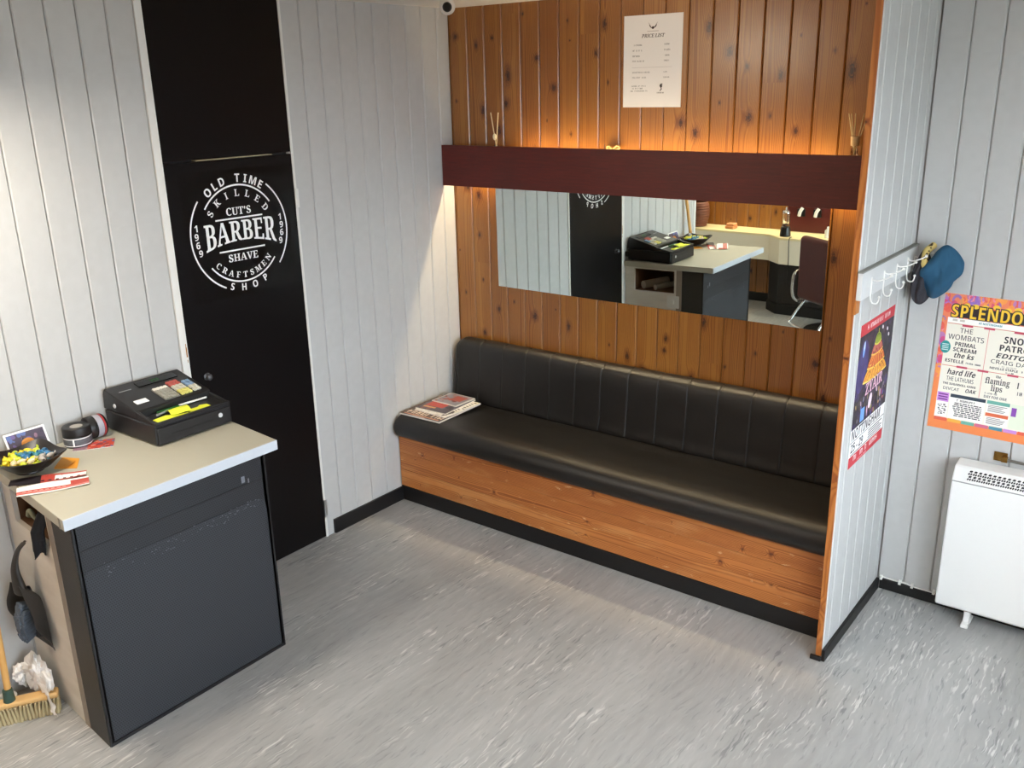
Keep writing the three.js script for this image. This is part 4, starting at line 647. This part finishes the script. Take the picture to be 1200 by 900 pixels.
{
  const mt = print(256, 170, (g, w, h) => { g.fillStyle = '#f1eeea'; g.fillRect(0, 0, w, h); g.save(); g.beginPath(); g.rect(12, 12, w - 24, h - 24); g.clip(); g.fillStyle = '#4a4150'; g.fillRect(0, 0, w, h); blots(g, w, h, ['#5a6a9a', '#3a3440', '#8a6a7a', '#6a5a88', '#2e2a36'], 40); g.fillStyle = '#d08a3e'; g.beginPath(); g.ellipse(130, 82, 42, 32, 0, 0, 7); g.fill(); g.fillStyle = '#e8e4ea'; g.beginPath(); g.ellipse(52, 112, 18, 10, 0, 0, 7); g.fill(); g.restore(); });
  const m = card('picture_card', 0.112, 0.158, 0.0015, mt, 'picture card with a white border leaning on the wall behind the sweet dish', 'card', [0.064, CT + 0.001, 2.627], 0); m.rotation.set(0, 0, 0); m.geometry = new THREE.BoxGeometry(0.158, 0.112, 0.0015).translate(0, 0.056, 0); m.material = [M.paper, M.paper, M.paper, M.paper, mt, M.paper]; m.rotation.order = 'YXZ'; m.rotation.set(-0.42, Math.PI / 2, 0);
  const lf = print(256, 160, (g, w, h) => { g.fillStyle = '#c2452e'; g.fillRect(0, 0, w, h); blots(g, w, h, ['#e0603a', '#8a2f2a', '#d8402c', '#5a6a9a', '#7a3a44'], 44); g.fillStyle = '#6b7290'; g.globalAlpha = 0.7; g.fillRect(0, 0, 90, h); g.globalAlpha = 1; g.fillStyle = '#e9d8cc'; for (let i = 0; i < 7; i++) g.fillRect(rr(20, 200), rr(10, 140), 30, 5); });
  card('red_leaflet', 0.15, 0.095, 0.0012, lf, 'red and blue printed leaflet on the counter in front of the wax jars', 'leaflet', [0.142, CT + 0.0008, 2.422], 0.98);
  const og = std(0xe59a26, 0.6), fold = solo('orange_paper', join(prism([[0.165, 2.565], [0.232, 2.532], [0.318, 2.588], [0.252, 2.642]], 0, 0.0012), (() => { const g = prism([[0.17, 2.57], [0.25, 2.555], [0.29, 2.61], [0.25, 2.64]], 0, 0.001); g.rotateZ(0.03); g.translate(0, 0.002 - 0.006, 0); return g; })()), og, 'folded orange paper on the counter beside the sweet dish', 'paper', [0, CT + 0.0006, 0]);
  const bw = print(256, 96, (g, w, h) => { g.fillStyle = '#b4463c'; g.fillRect(0, 0, w, h); g.fillStyle = '#241f24'; g.fillRect(0, 0, 104, h); g.fillStyle = '#f3efec'; g.fillRect(150, 20, 106, 60); g.fillStyle = '#241f24'; for (let i = 0; i < 10; i++) g.fillRect(10 + i * 24, 64, 10, 18); blots(g, w, h, ['#d06a60', '#38303a'], 10, 0.03, 0.08); });
  const wr = print(256, 128, (g, w, h) => { g.fillStyle = '#f5f1ee'; g.fillRect(0, 0, w, h); g.fillStyle = '#b5463a'; g.fillRect(0, 70, w, 44); g.fillRect(190, 20, 66, 90); g.fillStyle = '#d98a80'; g.fillRect(0, 92, w, 10); g.fillStyle = '#e8e0dc'; for (let i = 0; i < 8; i++) g.fillRect(20 + i * 20, 84, 12, 4); });
  const wavy = (w, l, mat, label, pos, ry, amp) => { const f = (s) => grid(24, 12, (u, v) => [(u - 0.5) * l, amp * (0.5 + 0.5 * Math.sin(u * 5 + v * 2)) + s, (v - 0.5) * w]); const a = f(0.0012), b = f(0); a.index.array.reverse(); a.computeVertexNormals(); const ua = a.attributes.uv; for (let i = 0; i < ua.count; i++) ua.setY(i, 1 - ua.getY(i)); const m = solo('printed_wrapper', join(a, b), mat, label, 'leaflet', pos); m.rotation.y = ry; return m; };
  wavy(0.062, 0.255, bw, 'narrow black and red wrapper lying against the foot of the sweet dish', [0.328, CT + 0.001, 2.702], 1.02, 0.006);
  wavy(0.088, 0.235, wr, 'white and red printed wrapper nearest the counter corner', [0.415, CT + 0.001, 2.728], 1.12, 0.005);
}
// ------------------------------------------------------------------ magazines on the bench
{
  const cover = (bg, cols, draw) => print(300, 400, (g, w, h) => { g.fillStyle = bg; g.fillRect(0, 0, w, h); blots(g, w, h, cols, 26, 0.1, 0.35); draw(g, w, h); });
  const page = std(0xd9d2c8, 0.8), y0 = 0.5395;
  const a = cover('#5a4a44', ['#7a625a', '#8d7a70', '#4a3c38', '#9a8a80'], (g, w, h) => { smudge(g, 24, 316, 7, 62, '#e9d3bc'); g.fillStyle = '#c98a6a'; g.fillRect(20, 376, 260, 10); });
  const b = cover('#e9e4d8', ['#d8d2c2', '#f2eee4', '#8a8f6a', '#4a4038', '#b9b4a4'], (g) => { g.fillStyle = '#3a3430'; for (let i = 0; i < 12; i++) g.fillRect(250 + 20 * rnd(), 20 + i * 30, 22, 14); });
  const c = cover('#54505a', ['#6a6470', '#3e3a44', '#7a5a5a'], (g) => { g.fillStyle = '#b8483c'; g.fillRect(30, 190, 170, 120); g.fillStyle = '#d0a06a'; g.fillRect(30, 320, 120, 26); });
  const d = cover('#8a8890', ['#9a5048', '#b86a5a', '#a89aa8', '#7a3a38'], (g) => { g.strokeStyle = '#bdbab8'; g.lineWidth = 16; g.strokeRect(8, 8, 284, 384); g.fillStyle = '#a8564a'; g.fillRect(120, 60, 130, 180); });
  const put = (m, w, l, th, x, y, z, ry, label) => { const q = card('magazine', w, l, th, m, label, 'magazine', [x, y, z], ry, undefined, page); return q; };
  put(a, 0.295, 0.375, 0.009, 0.168, y0, 0.395, 0.03, 'large brown magazine at the bottom of the stack on the bench');
  put(b, 0.24, 0.30, 0.006, 0.196, y0 + 0.0092, 0.36, -0.05, 'pale magazine second from the bottom of the stack on the bench');
  put(c, 0.22, 0.285, 0.006, 0.166, y0 + 0.0154, 0.345, 0.05, 'grey magazine with a red cover picture, third up in the stack on the bench');
  put(d, 0.19, 0.17, 0.005, 0.165, y0 + 0.0216, 0.275, -0.02, 'small red and silver booklet on top of the magazine stack');
}
// ------------------------------------------------------------------ the barber's end of the room, seen in the mirror
{
  const t = thing('barber_workstation', 'cream fitted workstation with a cranked front over a black cabinet, seen in the mirror', 'workstation');
  const out = [[XR + 0.005, 4.55], [0.04, 4.55], [0.20, 4.42], [2.2, 4.42], [2.2, ZF - 0.001], [XR + 0.005, ZF - 0.001]];
  part('worktop', prism(out, 0.735, 0.757, 0.003), M.creamTop, t);
  part('cream_front', prism([[XR + 0.005, 4.552], [0.041, 4.552], [0.201, 4.422], [2.198, 4.422], [2.198, 4.44], [0.208, 4.44], [0.047, 4.57], [XR + 0.005, 4.57]], 0.50, 0.735, 0.002), M.cream, t);
  part('cabinet', prism([[0.05, 4.58], [0.20, 4.452], [2.19, 4.452], [2.19, ZF - 0.002], [0.05, ZF - 0.002]], 0, 0.735, 0.002), std(0x141012, 0.3), t);
  part('cabinet_door', range(0.25, 0.72, 0.12, 0.48, 4.444, 4.452, 0.002), std(0x1b1718, 0.3), t); part('cabinet_plinth', prism([[0.04, 4.565], [0.185, 4.435], [2.2, 4.435], [2.2, 4.46], [0.05, 4.6]], 0, 0.10, 0.003), M.skirting, t);
  part('hanging_lead', tube([[0.30, 0.762, 4.47], [0.30, 0.755, 4.414], [0.304, 0.55, 4.412], [0.298, 0.3, 4.43]], 0.004, 30, 6), M.plasticDark, t);
}
{
  const t = thing('barber_mirror_panel', 'dark red upright panel with two holders on the barber workstation, seen in the mirror', 'panel', [0.42, 0.7578, 4.80]);
  part('panel_board', range(-0.30, 0.42, 0, 0.52, -0.012, 0.012, 0.006), std(0x5a1c18, 0.4), t);
  for (const x of [-0.16, 0.0]) { part('holder', bx(0.08, 0.075, 0.02, x, 0.19, -0.02, 0.008), M.plasticDark, t); part('clipper', tube([[x + 0.02, 0.24, -0.04], [x, 0.205, -0.045], [x - 0.012, 0.16, -0.04]], 0.016, 16, 12), M.trimwhite, t, 'white hair clipper'); }
}
{
  const t = thing('workstation_pelmet', 'wooden light pelmet on the pine wall above the barber workstation', 'pelmet');
  part('fascia', metres(range(XR + 0.01, 2.2, 1.30, 1.48, 4.70, 4.72, 0.002)), M.mahogany, t); part('pelmet_top', range(XR + 0.01, 2.2, 1.46, 1.48, 4.72, ZF - 0.001), M.mahogany, t);
  part('light_tube', cyl(0.012, 0.012, 3.0, 0.45, 1.43, 4.79, 16, 'x'), lampMat(SOFT, 3), t); area(SOFT, POWER.station, 3.0, 0.02, [0.45, 1.416, 4.79], -Math.PI / 2, 0, t);
}
{
  const t = thing('comb_jar', 'clear tall jar with a black base on the cream workstation, seen in the mirror', 'jar', [0.215, 0.7578, 4.52]);
  part('jar_base', lathe([[0, 0], [0.05, 0], [0.052, 0.01], [0.045, 0.08], [0.036, 0.10], [0, 0.10]], 28), M.plasticDark, t); part('jar_glass', lathe([[0, 0.10], [0.034, 0.10], [0.036, 0.11], [0.036, 0.22], [0.032, 0.225], [0.032, 0.112], [0, 0.108]], 28), phys(0xffffff, 0.02, { transmission: 1, thickness: 0.01 }), t); part('jar_lid', lathe([[0.038, 0.22], [0.038, 0.245], [0.012, 0.25], [0.01, 0.275], [0, 0.276]], 28), M.chrome, t);
}
solo('wicker_vase', (() => { const p = []; for (let i = 0; i <= 40; i++) { const v = i / 40; p.push([0.105 * (0.78 + 0.3 * Math.sin(v * 2.7)) * (v > 0.97 ? 0.9 : 1) + 0.004 * Math.sin(v * 60), v * 0.25]); } p.unshift([0, 0]); return lathe(p, 36); })(), std(0x6a3a22, 0.6), 'round brown ribbed vase at the corner of the cream workstation, seen in the mirror', 'vase', [-0.80, 0.758, 4.70]);
solo('folded_towel', join(bx(0.10, 0.03, 0.10, 0, 0.015, 0, 0.012), bx(0.09, 0.025, 0.09, 0.004, 0.04, 0, 0.012)), std(0xc98a5a, 0.9), 'small folded orange towel on the cream workstation, seen in the mirror', 'towel', [-0.43, 0.758, 4.70]);
solo('white_bottle', lathe([[0, 0], [0.028, 0], [0.03, 0.006], [0.03, 0.07], [0.012, 0.085], [0.012, 0.105], [0, 0.106]], 24), M.trimwhite, 'small white bottle on the cream workstation beside the red panel, seen in the mirror', 'bottle', [0.60, 0.758, 4.60]);
{
  const t = thing('barber_chair', 'dark red barber chair with chrome arms, seen in the mirror', 'chair', [0.89, 0, 4.10], Math.PI + 0.55);
  const red = phys(0x4a1a18, 0.4, {});
  part('backrest', (() => { const g = bx(0.52, 0.58, 0.085, 0, 0.58, 0.20, 0.04, 5); return g; })(), red, t); part('seat', bx(0.50, 0.11, 0.46, 0, 0.44, -0.02, 0.04, 4), red, t);
  for (const s of [-1, 1]) part('armrest', join(tube([[s * 0.275, 0.26, 0.2], [s * 0.29, 0.30, 0.24], [s * 0.29, 0.48, 0.25], [s * 0.29, 0.525, 0.22], [s * 0.29, 0.53, 0.0], [s * 0.29, 0.50, -0.12], [s * 0.28, 0.30, -0.14], [s * 0.27, 0.26, -0.1], [s * 0.275, 0.245, 0.05], [s * 0.275, 0.26, 0.2]], 0.019, 70, 10)), M.chrome, t);
  part('pedestal', join(cyl(0.06, 0.05, 0.34, 0, 0.22, 0, 24), lathe([[0, 0.06], [0.08, 0.055], [0.26, 0.02], [0.28, 0.0], [0, 0]], 36)), M.chrome, t);
  part('foot_rest', join(tube([[-0.2, 0.3, 0.16], [-0.2, 0.12, 0.32], [-0.2, 0.09, 0.34], [0.2, 0.09, 0.34], [0.2, 0.12, 0.32], [0.2, 0.3, 0.16]], 0.013, 60, 10)), M.chrome, t);
}
{
  const t = thing('wall_light', 'flat oblong wall light high on the pine wall above the barber workstation', 'light', [-0.25, 2.57, ZF - 0.001]);
  part('light_case', bx(0.96, 0.30, 0.05, 0, 0, -0.0255, 0.008), M.trimwhite, t); part('diffuser', bx(0.92, 0.26, 0.012, 0, 0, -0.055, 0.005), lampMat(SOFT, 9), t);
  area(SOFT, POWER.wall, 0.92, 0.26, [0, 0, -0.064], 0, 0, t);
  const q = thing('ceiling_panel', 'square flat ceiling light panel on the window side of the shop', 'light', [3.2, H, 2.5]);
  part('panel_frame', bx(0.6, 0.014, 0.6, 0, -0.0075, 0, 0.003), M.trimwhite, q); part('diffuser', bx(0.56, 0.004, 0.56, 0, -0.0165, 0, 0.001), lampMat(COOL, 3), q);
  area(COOL, POWER.panel, 0.56, 0.56, [0, -0.02, 0], -Math.PI / 2, 0, q);
  const d = thing('pendant_light', 'flat opaque pendant light hanging over the near end of the counter', 'light', [0.5, 2.40, 2.98]);
  part('shade', lathe([[0, 0.05], [0.03, 0.048], [0.11, 0.03], [0.15, 0.0], [0.153, -0.012], [0.146, -0.012], [0.142, 0.0], [0, 0.02]], 40), M.black, d);
  part('diffuser', lathe([[0, -0.006], [0.14, -0.006], [0.14, 0.0], [0, 0.0]], 40), lampMat(NEUTRAL, 4), d); part('cord', cyl(0.003, 0.003, H - 2.45, 0, (H - 2.40 + 0.05) / 2, 0, 8), M.plasticDark, d); part('ceiling_rose', cyl(0.04, 0.03, 0.02, 0, H - 2.40 - 0.0105, 0, 24), M.plasticDark, d);
  area(NEUTRAL, POWER.pendant, 0.2, 0.2, [0, -0.014, 0], -Math.PI / 2, 0, d);
}
scene.traverse((o) => { if (o.isLight) o.castShadow = true; });
renderer.render(scene, camera);
